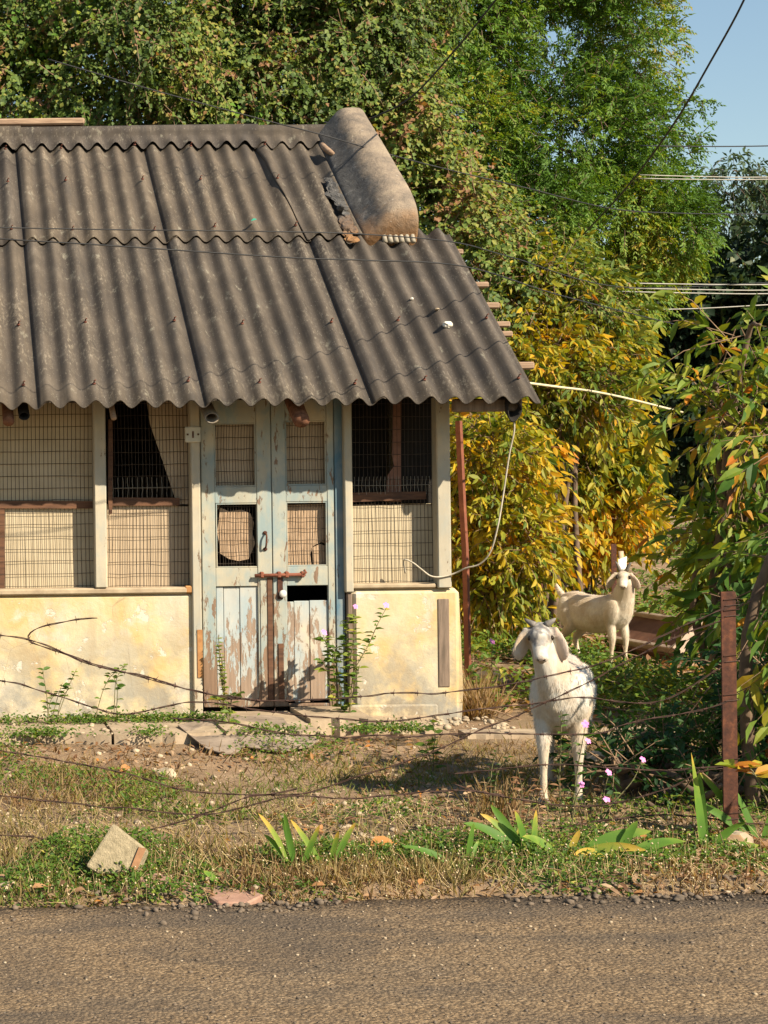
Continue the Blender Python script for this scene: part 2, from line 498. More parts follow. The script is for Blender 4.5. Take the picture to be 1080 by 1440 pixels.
M['flowerhead'] = simple('seed_head', (.40, .31, .17), (.55, .45, .28), 40, .9, 0)
M['pink'] = simple('pink_petal', (.62, .16, .42), (.75, .30, .58), 40, .6, 0)
M['redpetal'] = simple('red_litter', (.6, .06, .04), (.7, .12, .08), 40, .6, 0)
M['stem'] = simple('green_stem', (.10, .11, .04), (.18, .14, .07), 20, .7, 0)
M['trough'] = simple('brown_tray_board', (.10, .045, .03), (.2, .1, .065), 7, .7, .3)
M['troughrim'] = simple('pale_tray_rim', (.34, .24, .17), (.55, .43, .33), 12, .7, .2)
# leaves
G = {
 'creeper': [(0, (.020, .036, .012)), (.3, (.048, .082, .020)), (.55, (.092, .150, .028)), (.75, (.165, .215, .042)), (.90, (.28, .27, .06)), (.97, (.27, .16, .06)), (1, (.24, .12, .06))],
 'bright':  [(0, (.05, .12, .015)), (.6, (.12, .24, .03)), (1, (.38, .36, .03))],
 'neem':    [(0, (.018, .046, .010)), (.35, (.055, .115, .016)), (.62, (.090, .185, .022)), (.82, (.17, .25, .03)), (.95, (.27, .27, .03)), (1, (.32, .22, .03))],
 'yellow':  [(0, (.030, .062, .010)), (.28, (.10, .155, .018)), (.5, (.28, .27, .022)), (.72, (.52, .33, .018)), (.88, (.60, .25, .014)), (1, (.36, .12, .02))],
 'green':   [(0, (.014, .042, .008)), (.42, (.048, .112, .015)), (.66, (.15, .22, .024)), (.83, (.30, .27, .024)), (.93, (.46, .22, .018)), (1, (.38, .13, .02))],
 'cassia':  [(0, (.010, .032, .012)), (.5, (.030, .085, .020)), (.85, (.09, .17, .03)), (1, (.2, .2, .04))],
 'dark':    [(0, (.008, .018, .009)), (.6, (.025, .05, .02)), (.9, (.09, .12, .06)), (1, (.2, .22, .12))],
 'distant': [(0, (.025, .050, .030)), (.6, (.06, .10, .055)), (1, (.12, .17, .08))],
 'grass':   [(0, (.05, .10, .016)), (.3, (.13, .17, .028)), (.52, (.22, .185, .06)), (.78, (.31, .225, .105)), (1, (.22, .13, .06))],
 'weed':    [(0, (.028, .07, .012)), (.5, (.085, .155, .02)), (.85, (.22, .26, .035)), (1, (.38, .33, .06))],
 'litter':  [(0, (.09, .048, .028)), (.35, (.20, .105, .052)), (.6, (.33, .20, .11)), (.8, (.46, .33, .21)), (1, (.46, .19, .04))],
 'lily':    [(0, (.045, .12, .02)), (.5, (.11, .22, .03)), (.8, (.26, .32, .05)), (1, (.52, .34, .06))],
}
ML = {k: leaf_material(k + '_leaf', v) for k, v in G.items()}
MLO = {k: leaf_material(k + '_leaf_single', G[k], 'object') for k in ('yellow', 'green', 'lily', 'weed', 'cassia')}
# ------------------------------------------------------------------ ground, road, sky-side setting
def road_edge(x):
    x = np.asarray(x, float)
    return 6.76 + .018 * x + .10 * (n2(x, x * 0, .9, 3) - .5) + .09 * (n2(x, x * 0 + 5, 3.2, 3) - .5) + .05 * (n2(x, x * 0 + 9, 11, 2) - .5)
_hy = [-50, 0.0, .12, 1.5, 2.8, 3.38, 3.8, 4.2, 8.2, 12, 19, 33, 80, 900]
_hz = [-.03, -.03, .015, .06, .09, .145, .125, .11, .12, .19, .62, 1.25, 1.6, 1.6]
def H(x, y):
    x = np.atleast_1d(np.asarray(x, float)); y = np.atleast_1d(np.asarray(y, float))
    d = y - road_edge(x)
    z = np.interp(d, _hy, _hz)
    amp = np.clip(d / 1.0, 0, 1)
    z = z + amp * (.05 * (n2(x, y, .9, 3) - .5) + .03 * (n2(x, y, 4, 2) - .5)) * np.where((y > 9.6) & (x < 3.4), .4, 1)
    z = z + .03 * np.exp(-((d - .12) / .12) ** 2) * (n2(x, y, 3.5, 2) - .2)
    z = z + .25 * np.clip((y - 15) / 10, 0, 1) * (n2(x, y, .3, 2) - .5)
    return z
def H1(x, y): return float(H(x, y)[0])

xs = np.unique(np.concatenate([np.linspace(-400, -8, 20), np.linspace(-8, -1, 30), np.linspace(-1, 6, 180), np.linspace(6, 14, 40), np.linspace(14, 400, 22)]))
ys = np.unique(np.concatenate([np.linspace(-40, 6.4, 8), np.linspace(6.4, 8.2, 70), np.linspace(8.2, 12, 70), np.linspace(12, 30, 60), np.linspace(30, 900, 16)]))
GX, GY = np.meshgrid(xs, ys)
GZ = H(GX.ravel(), GY.ravel())
V = np.stack([GX.ravel(), GY.ravel(), GZ], 1)
nx, ny = len(xs), len(ys)
ii = (np.arange(ny - 1)[:, None] * nx + np.arange(nx - 1)[None]).ravel()
mesh_np('ground', V, [np.stack([ii, ii + 1, ii + nx + 1, ii + nx], 1)], M['earth'], smooth=True, kind='structure')

rx = np.unique(np.concatenate([np.linspace(-300, -2, 12), np.linspace(-2, 7, 200), np.linspace(7, 300, 14)]))
rows = [-3.5, 0, 2.5, 4, 5, 5.8, 6.3, 6.6]
RV, nr = [], len(rx)
for r in rows:
    RV.append(np.stack([rx, np.full(nr, r), np.full(nr, 0.0)], 1))
RV.append(np.stack([rx, road_edge(rx) + .03, np.full(nr, -.004)], 1))
RV.append(np.stack([rx, road_edge(rx) + .05, np.full(nr, -.08)], 1))
ii = (np.arange(len(rows) + 1)[:, None] * nr + np.arange(nr - 1)[None]).ravel()
mesh_np('road', np.concatenate(RV), [np.stack([ii, ii + 1, ii + nr + 1, ii + nr], 1)], M['asphalt'], kind='structure')

# ------------------------------------------------------------------ house
YW = 11.10
def FX(px, y=YW): return P(px, 780, y).x
def FZ(py, y=YW, px=330): return P(px, py, y).z
EY, RY = 10.60, 13.90                        # eave and ridge depths
EZ = FZ(566, EY, 400); RZ = FZ(196, RY, 240)
SL = (RZ - EZ) / (RY - EY)
SLEN = math.hypot(RY - EY, RZ - EZ)
UD = Vector((0, (RY - EY) / SLEN, (RZ - EZ) / SLEN))    # up the slope
UN = Vector((0, -UD.z, UD.y))                           # out of the slope
BASE = FZ(997)
house = thing('house', (FX(320), YW, BASE), 'small abandoned house with grey corrugated roof, cream walls and blue double door', 'house')

# --- roof sheets
PITCH, AMP = .146, .028
def sheet_mesh(name, x0, x1, s0, s1, lift, edge=None, seed=0, right_edge=None, sag=0.0):
    """Corrugated sheet between x0..x1, slope distance s0..s1 from the eave; edge(s) shifts the left border."""
    nxx, nss = int(round((x1 - x0) / PITCH * 10)) + 1, 9
    rnd = random.Random(seed)
    top, bot = [], []
    for j in range(nss):
        t = j / (nss - 1); sd = s0 + (s1 - s0) * t
        xl = x0 + (edge(t) if edge else 0); xr = x1 + (right_edge(t) if right_edge else 0)
        for i in range(nxx):
            x = xl + (xr - xl) * i / (nxx - 1)
            w = AMP * math.cos(2 * math.pi * x / PITCH)
            rag = (rnd.random() - .5) * .006 if j in (0, nss - 1) else 0
            f = (x - x0) / (x1 - x0)
            n = w + lift * (1 - t) + .011 * (1 - f) + sag * math.sin(math.pi * t) * 1.0
            p = Vector((x, EY, EZ)) + UD * (sd + rag) + UN * n
            top.append(p); bot.append(p - UN * .007)
    vs = top + bot; N = nxx * nss
    fs = []
    for j in range(nss - 1):
        for i in range(nxx - 1):
            a = j * nxx + i
            fs.append((a, a + 1, a + nxx + 1, a + nxx)); fs.append((N + a, N + a + nxx, N + a + nxx + 1, N + a + 1))
    for i in range(nxx - 1):
        fs.append((i, i + N, i + 1 + N, i + 1)); b = (nss - 1) * nxx + i
        fs.append((b, b + 1, b + 1 + N, b + N))
    for j in range(nss - 1):
        a = j * nxx; fs.append((a, a + nxx, a + nxx + N, a + N)); a += nxx - 1
        fs.append((a, a + N, a + nxx + N, a + nxx))
    m = MB(); m.add(vs, fs, True); return m
SMID = SLEN * .545
X_SEAM = .53
def seam(k): return X_SEAM + k * 1.022
for k in range(-5, 3):
    x1 = seam(k + 1) + (.07 if k < 2 else .0)
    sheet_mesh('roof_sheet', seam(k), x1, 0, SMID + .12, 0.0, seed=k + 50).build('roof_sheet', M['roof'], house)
for k in range(-5, 2):
    re = None
    if k == 1: re = lambda t: -.10 * t - .05 * max(0, t - .55)
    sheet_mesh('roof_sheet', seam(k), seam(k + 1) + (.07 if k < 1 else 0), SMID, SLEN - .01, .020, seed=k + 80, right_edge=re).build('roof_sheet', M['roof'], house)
_r = random.Random(4)
jag = [_r.uniform(-.012, .012) for _ in range(10)]
sheet_mesh('roof_sheet', 2.555, 3.02, SMID, SLEN - .01, .026, edge=lambda t: -.155 * t + jag[int(t * 8)], seed=99).build('roof_sheet', M['roof'], house, label='short upper roof sheet with a broken left edge')
# back slope (sheets behind the ridge)
for k in range(-5, 3):
    m = MB(); nxx = 50; vs = []
    for j in range(2):
        for i in range(nxx):
            x = seam(k) + (min(seam(k + 1), 3.1) - seam(k)) * i / (nxx - 1)
            y = RY + 3.2 * j
            vs.append((x, y, RZ - (y - RY) * SL + AMP * math.cos(2 * math.pi * x / PITCH)))
    for i in range(nxx - 1): m.f.append((i, i + 1, i + 1 + nxx, i + nxx))
    m.v = vs; m.sm = [True] * (nxx - 1)
    m.build('roof_sheet', M['roof'], house)
# ridge caps with a scalloped lower flange
def ridge_cap(x0, x1, dz, seed):
    m = MB(); n = int((x1 - x0) / PITCH * 8) + 1; vs = []
    r = random.Random(seed)
    for i in range(n):
        x = x0 + (x1 - x0) * i / (n - 1)
        w = AMP * math.cos(2 * math.pi * x / PITCH)
        sc = .012 * math.cos(2 * math.pi * x / PITCH + math.pi)
        prof = [(-.20 - sc, w + .046), (-.15, w * .8 + .052), (-.09, .062 + w * .3), (-.066, .075), (-.055, .098), (-.03, .122), (0.0, .13)]
        for d, h in prof:
            p = Vector((x, RY, RZ)) + UD * d + UN * (h * 1.0)
            vs.append((p.x, p.y, p.z + dz))
        for d, h in prof[-2::-1]:
            p = Vector((x, RY, RZ)) + UD * d + UN * h
            vs.append((p.x, 2 * RY - p.y, p.z + dz))
    k = 13
    fs = [(i * k + j, i * k + j + 1, (i + 1) * k + j + 1, (i + 1) * k + j) for i in range(n - 1) for j in range(k - 1)]
    m.add(vs, fs, True)
    m.add([vs[j] for j in range(k)], [tuple(range(k))]); m.add([vs[(n - 1) * k + j] for j in range(k)], [tuple(range(k - 1, -1, -1))])
    return m
RC = [P(px, 190, RY).x for px in (-420, -180, 20, 182, 352, 468)]
for i in range(5):
    ridge_cap(RC[i], RC[i + 1] + (.05 if i < 4 else 0), .006 * (i % 2) - .004 * i, i).build('ridge_cap', M['roof'], house)
# gable parapet: rounded cement hump running down the slope
m = MB(); vs = []; k = 0
prof = [(2.905, -.05), (2.915, .055), (2.96, .095), (3.01, .145), (3.065, .225), (3.105, .262), (3.15, .272), (3.24, .262), (3.275, .246), (3.288, .19), (3.288, -.25)]
ST = [(-.55, .92), (-.2, 1.0), (0.0, 1.05), (.12, 1.0), (.4, .97), (.8, .97), (1.2, 1.0), (1.55, 1.02), (1.78, .96), (1.86, .78), (1.885, .45)]
for q, (d, sc) in enumerate(ST):
    bulge = .05 * math.sin(max(0, min(1, d / 1.85)) * math.pi) if d > 0 else 0
    for i, (x, h) in enumerate(prof):
        f = max(0, min(1, d / 1.85))
        xx = x + (.035 + bulge * .9) * f * (1 if i > 4 else .3) + (.014 if i > 1 else .09) * (fnoise(np.array([[x * 9, d * 9, 3.]]), 1)[0] - .5)
        hh = h * sc * (1 + .22 * (fnoise(np.array([[x * 6, d * 4, 1.]]), 1)[0] - .5))
        if d < 0:
            vs.append((xx, RY - d, RZ + d * SL + hh / UD.y))
        else:
            p = Vector((xx, RY, RZ)) - UD * d + UN * hh; vs.append((p.x, p.y, p.z + .03 * max(0, .15 - d)))
K = len(prof)
fs = [(i * K + j, (i + 1) * K + j, (i + 1) * K + j + 1, i * K + j + 1) for i in range(len(ST) - 1) for j in range(K - 1)]
fs += [tuple((len(ST) - 1) * K + j for j in range(K - 1, -1, -1)), tuple(range(K))]
m.add(vs, fs, True)
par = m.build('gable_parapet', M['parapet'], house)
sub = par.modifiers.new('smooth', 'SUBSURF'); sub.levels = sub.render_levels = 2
m = MB()                                           # broken corrugated scrap of mortar at the foot of the parapet
for i in range(6):
    p = Vector((3.08 + i * .04, RY, RZ)) - UD * 1.93 + UN * .03
    m.tube([p, p + UD * .07 + UN * .03], [.019, .016], 7)
m.build('mortar_scrap', M['white'] if 0 else simple('lime_mortar', (.24, .21, .16), (.36, .32, .25), 20, .9, .5), house)
for i in range(13):                                # ragged mortar along the foot of the parapet
    d = .9 + i * .085 + _r.uniform(-.03, .03)
    p = Vector((2.90 + _r.uniform(-.05, .02) - .02 * (i % 3), RY, RZ)) - UD * d + UN * (AMP + .014)
    m = MB(); m.ellipsoid(p, (_r.uniform(.03, .065), _r.uniform(.05, .095), _r.uniform(.010, .018)), Matrix.Rotation(math.atan(SL) * .9, 3, 'X'), 9, 6)
    m.v = [(a + _r.uniform(-.012, .012), b + _r.uniform(-.012, .012), c + _r.uniform(-.006, .006)) for a, b, c in m.v]; m.sm = [False] * len(m.f)
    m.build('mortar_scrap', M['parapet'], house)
# hook bolts
bolt_rows = [.18, .95, SMID + .12, SMID + .95, SLEN - .25]
bm_mesh = None
for k in range(-1, 3):
    for dx in (.29, .88):
        for sd in bolt_rows:
            x = round((seam(k) + dx) / PITCH) * PITCH
            if x > 2.8 and sd > SMID - .1: continue
            p = Vector((x, EY, EZ)) + UD * (sd + _r.uniform(-.03, .03)) + UN * (AMP + .018 + (.018 if sd > SMID else 0))
            if bm_mesh is None:
                b = MB(); b.tube([p - UN * .012, p - UN * .004], .011, 8); b.tube([p - UN * .01, p + UN * .012, p + UN * .018 + Vector((.010, -.006, 0))], .004, 6)
                o = b.build('roof_bolt', M['boltmetal'], house, origin=p); bm_mesh = o.data
            else:
                o = bpy.data.objects.new('roof_bolt', bm_mesh); COL.objects.link(o); o.parent = house; o.location = p - house.location
# purlins and their ends
def slope_pt(x, sd, n=0.0): return Vector((x, EY, EZ)) + UD * sd + UN * n
for sd, x1, r in ((.30, 3.63, .030), (.52, 3.70, .032), (.93, 3.70, .026), (1.06, 3.70, .026), (1.32, 3.68, .028), (1.62, 3.69, .026), (2.12, 3.66, .026)):
    m = MB(); a = slope_pt(-4.0, sd, -.07)
    y0, z0 = a.y, a.z
    m.box(-4.0, x1 + _r.uniform(-.02, .02), y0 - r, y0 + r, z0 - r * .75, z0 + r * .75, .008)
    m.build('purlin', M['lathwood'], house)
# walls ----------------------------------------------------------------
XL = -3.6
ZS_L, ZS_R = FZ(836, YW, 150), FZ(828, YW, 560)
XD0, XD1 = FX(275), FX(495)
XR0, XR1 = FX(490), FX(646)
m = MB(); m.box(XL, XD0, YW, YW + .2, BASE - .25, ZS_L, .02)
m.build('low_wall', M['plaster'], house)
m = MB(); m.box(XR0 + .015, XR1, YW - .005, YW + .2, BASE - .25, ZS_R, .03)
m.box(XR0 - .005, FX(612), YW - .03, YW - .004, BASE - .2, FZ(990, YW, 560), .012)
m.build('low_wall', M['plaster'], house, label='cream low wall right of the door')
m = MB(); m.box(XL, FX(263), YW - .022, YW + .14, ZS_L + .001, ZS_L + .042, .01)
m.build('sill', M['sill'], house)
m = MB(); m.box(FX(493), FX(613), YW - .012, YW + .14, ZS_R + .001, ZS_R + .035, .01)
m.build('sill', M['sill'], house)
m = MB(); m.box(FX(259), FX(277), YW - .02, YW + .06, ZS_L + .002, ZS_L + .05, .008)
m.build('sill_brick', M['brickred'], house)
m = MB(); m.prism([(FX(646) + .001, BASE - .2), (FX(646) + .02, BASE + .1), (FX(646) + .0, ZS_R - .05), (FX(640), ZS_R - .05), (FX(640), BASE - .2)], YW + .02, YW + .4)
m.build('low_wall', M['plaster'], house)
# recessed board in the right-hand pier
m = MB(); m.box(FX(614), FX(630), YW - .012, YW + .01, FZ(966, YW, 620), FZ(842, YW, 620), .004)
m.build('pier_board', M['rawwood'], house)
# posts
ZP = BASE + 2.0
def post(a, b, z0, mat, z1=None, yf=-.03, name='post', lab=None):
    m = MB(); m.box(FX(a), FX(b), YW + yf, YW + .09, z0, z1 or (EZ + (YW - EY) * SL - .06), .007)
    return m.build(name, mat, house, label=lab)
post(-170, -152, ZS_L + .04, M['paintpost'])
post(133, 150, ZS_L + .043, M['paintpost'])
post(269, 282, BASE - .05, M['paintpost'])
post(484, 495.5, FZ(833, YW, 490), M['paintpost'])
post(487, 494, BASE - .05, M['rawwood'], FZ(833, YW, 490) - .003, -.012)
post(614, 633, ZS_R + .002, M['paintpost'])
m = MB(); m.box(FX(275), FX(282.5), YW - .036, YW - .031, FZ(952, YW, 280), FZ(885, YW, 280)); m.build('bare_jamb_strip', M['brickred'], house)
# wall beam under the roof and rear/side walls
zb = EZ + (YW - EY) * SL
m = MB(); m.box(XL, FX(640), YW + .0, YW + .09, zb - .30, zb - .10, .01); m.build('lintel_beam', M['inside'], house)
YB = 17.0
m = MB()
m.box(XL, 3.12, YB - .2, YB, BASE - .3, RZ - (YB - RY) * SL - .05)
m.prism([(0, 0), (0, 0), (0, 0)], 0, 0) if 0 else None
m.build('rear_wall', M['plaster'], house)
for xw in (2.92, XL):
    prof = [(YW + .25, BASE - .3), (YB - .21, BASE - .3), (YB - .21, RZ - (YB - RY) * SL - .08), (RY, RZ - .06), (YW + .25, EZ + (YW + .25 - EY) * SL - .06)]
    m = MB(); n = len(prof)
    m.add([(xw, y, z) for y, z in prof] + [(xw + .2, y, z) for y, z in prof], [tuple(range(n - 1, -1, -1)), tuple(range(n, 2 * n))] + [(i, (i + 1) % n, (i + 1) % n + n, i + n) for i in range(n)])
    m.build('side_wall', M['plaster'], house)
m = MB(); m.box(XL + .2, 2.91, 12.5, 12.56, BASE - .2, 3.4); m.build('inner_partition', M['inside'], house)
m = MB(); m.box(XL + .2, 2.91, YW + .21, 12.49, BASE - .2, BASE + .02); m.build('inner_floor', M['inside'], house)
# bay infill boards behind the grilles
YP = 11.215
def fx(px): return P(px, 760, YP).x
def fz(py, px=300): return P(px, py, YP).z
def board(poly, mat, name='infill_board', y0=YP, th=.012, lab=None):
    m = MB(); m.prism([(P(a, b, YP).x, P(a, b, YP).z) for a, b in poly], y0, y0 + th)
    return m.build(name, mat, house, label=lab)
board([(-700, 560), (134, 560), (134, 706), (-700, 706)], M['panel'])
board([(7, 712), (134, 712), (134, 832), (7, 832)], M['panel'])
board([(-700, 712), (-6, 712), (-6, 832), (-700, 832)], M['panel'])
board([(-5, 716), (6.5, 716), (6.5, 832), (-5, 832)], M['brownwood'], 'infill_post', YP - .02, .05)
board([(-700, 704), (131, 704.5), (131, 715), (-700, 715)], M['brownwood'], 'infill_rail', YP - .025, .03)
board([(206, 560), (275, 560), (275, 712), (250, 712), (246, 700), (226, 640), (211, 596)], M['panel_ply'], lab='board with a slanting broken edge')
board([(147, 709), (275, 709), (275, 832), (147, 832)], M['panel_ply'])
board([(152, 699.5), (252, 700), (252, 711), (152, 711)], M['brownwood'], 'infill_rail', YP - .025, .03)
board([(151.5, 590), (157, 590), (158, 640), (157, 722), (153, 724), (151, 700)], M['brownwood'], 'broken_lath', YP - .05, .02)
board([(489, 712), (618, 708), (618, 832), (489, 832)], M['panel'])
board([(492, 693), (598, 691), (598, 702), (492, 706)], M['brownwood'], 'infill_rail', YP - .025, .03)
board([(560, 550), (620, 550), (620, 708), (560, 708)], M['inside'], 'interior_shade_sheet', YP + .06)  # added near-black sheets: darkness of the unlit bay put into their colour
board([(489, 550), (560, 550), (560, 708), (489, 708)], M['inside'], 'interior_shade_sheet', YP + .3)
board([(543, 706), (545, 690), (547, 668), (556, 655), (553, 640), (555, 560), (566, 560), (566, 706)], M['redboard'], 'broken_board', YP + .03, .015)
# window grilles: many thin wires joined as one part per bay
def grille(a, b, top, bot, dx, dz, name='window_grille', y=YW + .10, mat=None, parent=None, jit=.006, th=.0017, seed=0):
    r = random.Random(seed); m = MB()
    x0, x1 = P(a, 700, y).x, P(b, 700, y).x
    z0, z1 = P((a + b) / 2, bot, y).z, P((a + b) / 2, top, y).z
    bowx = r.uniform(-1, 1) * .012
    nvw = int((x1 - x0) / dx)
    for i in range(nvw + 1):
        x = x0 + (x1 - x0) * i / max(nvw, 1) + r.uniform(-.3, .3) * jit
        pts = [(x + math.sin(k / 5 * math.pi) * bowx * .5 + r.uniform(-1, 1) * jit * .35, y + r.uniform(-1, 1) * jit, z0 + (z1 - z0) * k / 5) for k in range(6)]
        m.tube(pts, th, 4, False, False)
    nh = int((z1 - z0) / dz)
    for i in range(nh + 1):
        z = z0 + (z1 - z0) * (i + .3) / (nh + .6) + r.uniform(-1, 1) * jit * .5
        pts = [(x0 + (x1 - x0) * k / 6, y - .003 + r.uniform(-1, 1) * jit * .8, z + r.uniform(-1, 1) * jit * .5) for k in range(7)]
        m.tube(pts, th, 4, False, False)
    return m.build(name, mat or M['meshwire'], parent or house, kind='stuff')
grille(-148, 131, 545, 830, .026, .080, seed=1)
grille(151, 268, 545, 829, .022, .077, seed=2)
grille(496, 613, 545, 822, .0235, .083, seed=3)
grille(494, 615, 670, 695, .0235, .2, mat=M['mesh_sunlit'], seed=4, y=YW + .094)  # added pale wires paint the sunlit band below the eave shadow
grille(152, 262, 671, 700, .03, .2, mat=M['mesh_sunlit'], seed=5, y=YW + .094)
# switch plate
sw_c = P(271, 611, YW - .04)
m = MB(); m.box(sw_c.x - .05, sw_c.x + .05, sw_c.y - .012, sw_c.y + .01, sw_c.z - .05, sw_c.z + .05, .006); swp = m.build('switch_plate', M['switch'], house)
m = MB()
for dx in (-.034, .034): m.box(sw_c.x + dx - .006, sw_c.x + dx + .006, sw_c.y - .0145, sw_c.y - .0121, sw_c.z - .006, sw_c.z + .006)
m.build('screw', M['brownwood'], swp, kind='stuff')
m = MB(); m.box(sw_c.x - .005, sw_c.x + .005, sw_c.y - .016, sw_c.y - .0121, sw_c.z - .022, sw_c.z + .02)
m.build('toggle', M['brownwood'], swp)
# double door ---------------------------------------------------------------
YD = YW + .03
def DX(px): return P(px, 780, YD).x
def DZ(py, px=383): return P(px, py, YD).z
def leaf_door(a, b, openings, panel, lab, gap=None):
    """openings: (x0,x1,top,bottom) glazed holes; panel: lower plank panel."""
    holes = sorted(openings + [panel], key=lambda h: h[2])
    m = MB()
    x0, x1 = DX(a), DX(b)
    hx0, hx1 = DX(holes[0][0]), DX(holes[0][1])
    zt, zb_ = DZ(540), DZ(994)
    m.box(x0, hx0, YD, YD + .04, zb_, zt, .004); m.box(hx1, x1, YD, YD + .04, zb_, zt, .004)
    zz = [zt] + [z for h in holes for z in (DZ(h[2]), DZ(h[3]))] + [zb_]
    for i in range(0, len(zz), 2):
        if zz[i] - zz[i + 1] > .004: m.box(hx0 + .0005, hx1 - .0005, YD + .003, YD + .036, zz[i + 1], zz[i], .003)
    leaf = m.build('door_leaf', M['paint'], house, label=lab)
    for h in holes[:2]:                                   # beads round the mesh openings
        m = MB(); X0, X1, Z1, Z0 = DX(h[0]), DX(h[1]), DZ(h[2]), DZ(h[3]); w = .009
        m.box(X0 + .001, X0 + w, YD + .006, YD + .03, Z0, Z1, .002); m.box(X1 - w, X1 - .001, YD + .006, YD + .03, Z0, Z1, .002)
        m.box(X0 + w, X1 - w, YD + .006, YD + .03, Z0 + .001, Z0 + w, .002); m.box(X0 + w, X1 - w, YD + .006, YD + .03, Z1 - w, Z1 - .001, .002)
        m.build('glazing_bead', M['paint'], leaf)
        grille(h[0] + 1, h[1] - 1, h[2] + 1, h[3] - 1, .0175, .068, 'door_grille', YD + .034, None, leaf, .005, .0016, int(h[0]))
    n = 3
    X0, X1 = DX(panel[0]), DX(panel[1]); top = DZ(gap or panel[2]); bot = DZ(panel[3])
    cuts = [X0, X0 + (X1 - X0) * .17, X0 + (X1 - X0) * .54, X1]
    for i in range(n):
        m = MB(); m.box(cuts[i] + .0012, cuts[i + 1] - .0012, YD + .016 + .004 * (i % 2), YD + .032, bot + _r.uniform(0, .03), top - _r.uniform(0, .008), .003)
        m.build('door_plank', M['doorpanel'], leaf)
    return leaf
LL = leaf_door(284, 382.5, [(303, 362, 594, 684), (304, 364, 707, 798)], (303.5, 365, 824, 984), 'left door leaf with worn planks')
RL = leaf_door(383.5, 471, [(403, 461, 592, 683), (403, 461, 706, 797)], (403, 462, 824, 990), 'right door leaf with a gap above its planks', 845)
m = MB(); m.box(DX(471.5), DX(484), YD - .01, YD + .06, DZ(994), DZ(540), .004); m.build('door_frame', M['paintblue'], house)
m = MB(); m.box(DX(365.5), DX(374), YD - .006, YD - .001, DZ(984), DZ(815)); m.build('cover_strip', M['paint'], LL)
m = MB(); m.box(DX(375), DX(382), YD - .009, YD - .0012, DZ(985), DZ(812), .002); m.build('cover_strip', M['brownwood'], LL)
m = MB(); m.box(DX(389.5), DX(397), YD - .009, YD - .001, DZ(985), DZ(905), .002); m.build('cover_strip', M['brownwood'], RL)
# boards seen through the door grilles
def dboard(poly, mat, y=YD + .07):
    m = MB(); m.prism([(P(a, b, y).x, P(a, b, y).z) for a, b in poly], y, y + .008)
    m.build('backing_board', mat, house)
dboard([(296, 570), (368, 570), (368, 692), (296, 692)], M['panel_ply'], YD + .06)
dboard([(397, 570), (466, 570), (466, 692), (397, 692)], M['panel_ply'], YD + .06)
dboard([(310, 714), (322, 719), (340, 717), (352, 722), (357, 735), (355, 750), (359, 764), (353, 778), (350, 786), (336, 789), (322, 786), (309, 778), (308, 762), (305, 748), (308, 730)], M['cardboard'], YD + .055)
dboard([(298, 700), (331, 700), (312, 706), (307, 716), (298, 722)], M['cardboard'], YD + .05)
dboard([(398, 710), (440, 709), (466, 708), (466, 768), (452, 762), (440, 768), (436, 780), (440, 803), (398, 803)], M['cardboard'], YD + .055)
dboard([(439, 770), (450, 765), (466, 770), (466, 803), (441, 803)], M['cardboard'], YD + .05)
# pull handle, sliding bolt, padlock knob
m = MB(); hx, y0 = DX(373), YD
m.tube(catmull([(hx, y0, DZ(750)), (hx + .004, y0 - .03, DZ(752)), (hx + .003, y0 - .036, DZ(760)), (hx, y0 - .03, DZ(768)), (hx, y0, DZ(771))], 5), .006, 7)
for q in (749, 772): m.ellipsoid((hx, y0 - .004, DZ(q)), (.014, .008, .012))
m.build('pull_handle', M['rust'], LL)
m = MB(); bz = DZ(808)
m.tube([(DX(357), YD - .024, bz - .004), (DX(428), YD - .024, bz)], .011, 10)
for q in (367, 391, 402, 424): m.box(DX(q) - .013, DX(q) + .013, YD - .036, YD - .001, bz - .02, bz + .02, .006)
m.tube([(DX(424), YD - .03, bz), (DX(429), YD - .03, bz + .012), (DX(426), YD - .03, bz + .03)], .008, 7)
m.build('sliding_bolt', M['rustred'], RL)
m = MB(); m.box(DX(389.5), DX(397), YD - .008, YD - .001, DZ(843), DZ(812), .002); m.build('hasp', M['rust'], RL)
m = MB(); m.ellipsoid((DX(396.5), YD - .02, DZ(835)), (.025, .014, .025)); m.build('padlock', M['white'], RL)
# things under the eave
def pipe_end(px, py, r, hollow, mat):
    p = P(px, py, EY + .10)
    m = MB(); L_ = .42
    if hollow:
        n = 14; vs = []
        for (yy, rr) in ((0, r), (L_, r), (L_, r * .8), (0, r * .8)):
            for k in range(n): vs.append((p.x + rr * math.cos(2 * math.pi * k / n), p.y + yy, p.z + rr * math.sin(2 * math.pi * k / n) * .75 + yy * .35))
        fs = [(a * n + k, a * n + (k + 1) % n, ((a + 1) % 4) * n + (k + 1) % n, ((a + 1) % 4) * n + k) for a in range(4) for k in range(n)]
        m.add(vs, fs, True)
        m.build('pipe_end', mat, house)
    else:
        m.tube([p, p + Vector((0, L_, L_ * .55))], [(r, r * .9), (r * 1.05, r)], 11)
        m.build('rafter_end', mat, house)
pipe_end(298, 588, .045, True, M['ironpipe']); pipe_end(34, 585, .035, True, M['inside'])
pipe_end(424, 592, .052, False, M['logend']); pipe_end(12, 593, .036, False, M['logend']); pipe_end(160, 588, .018, False, M['lathwood'])
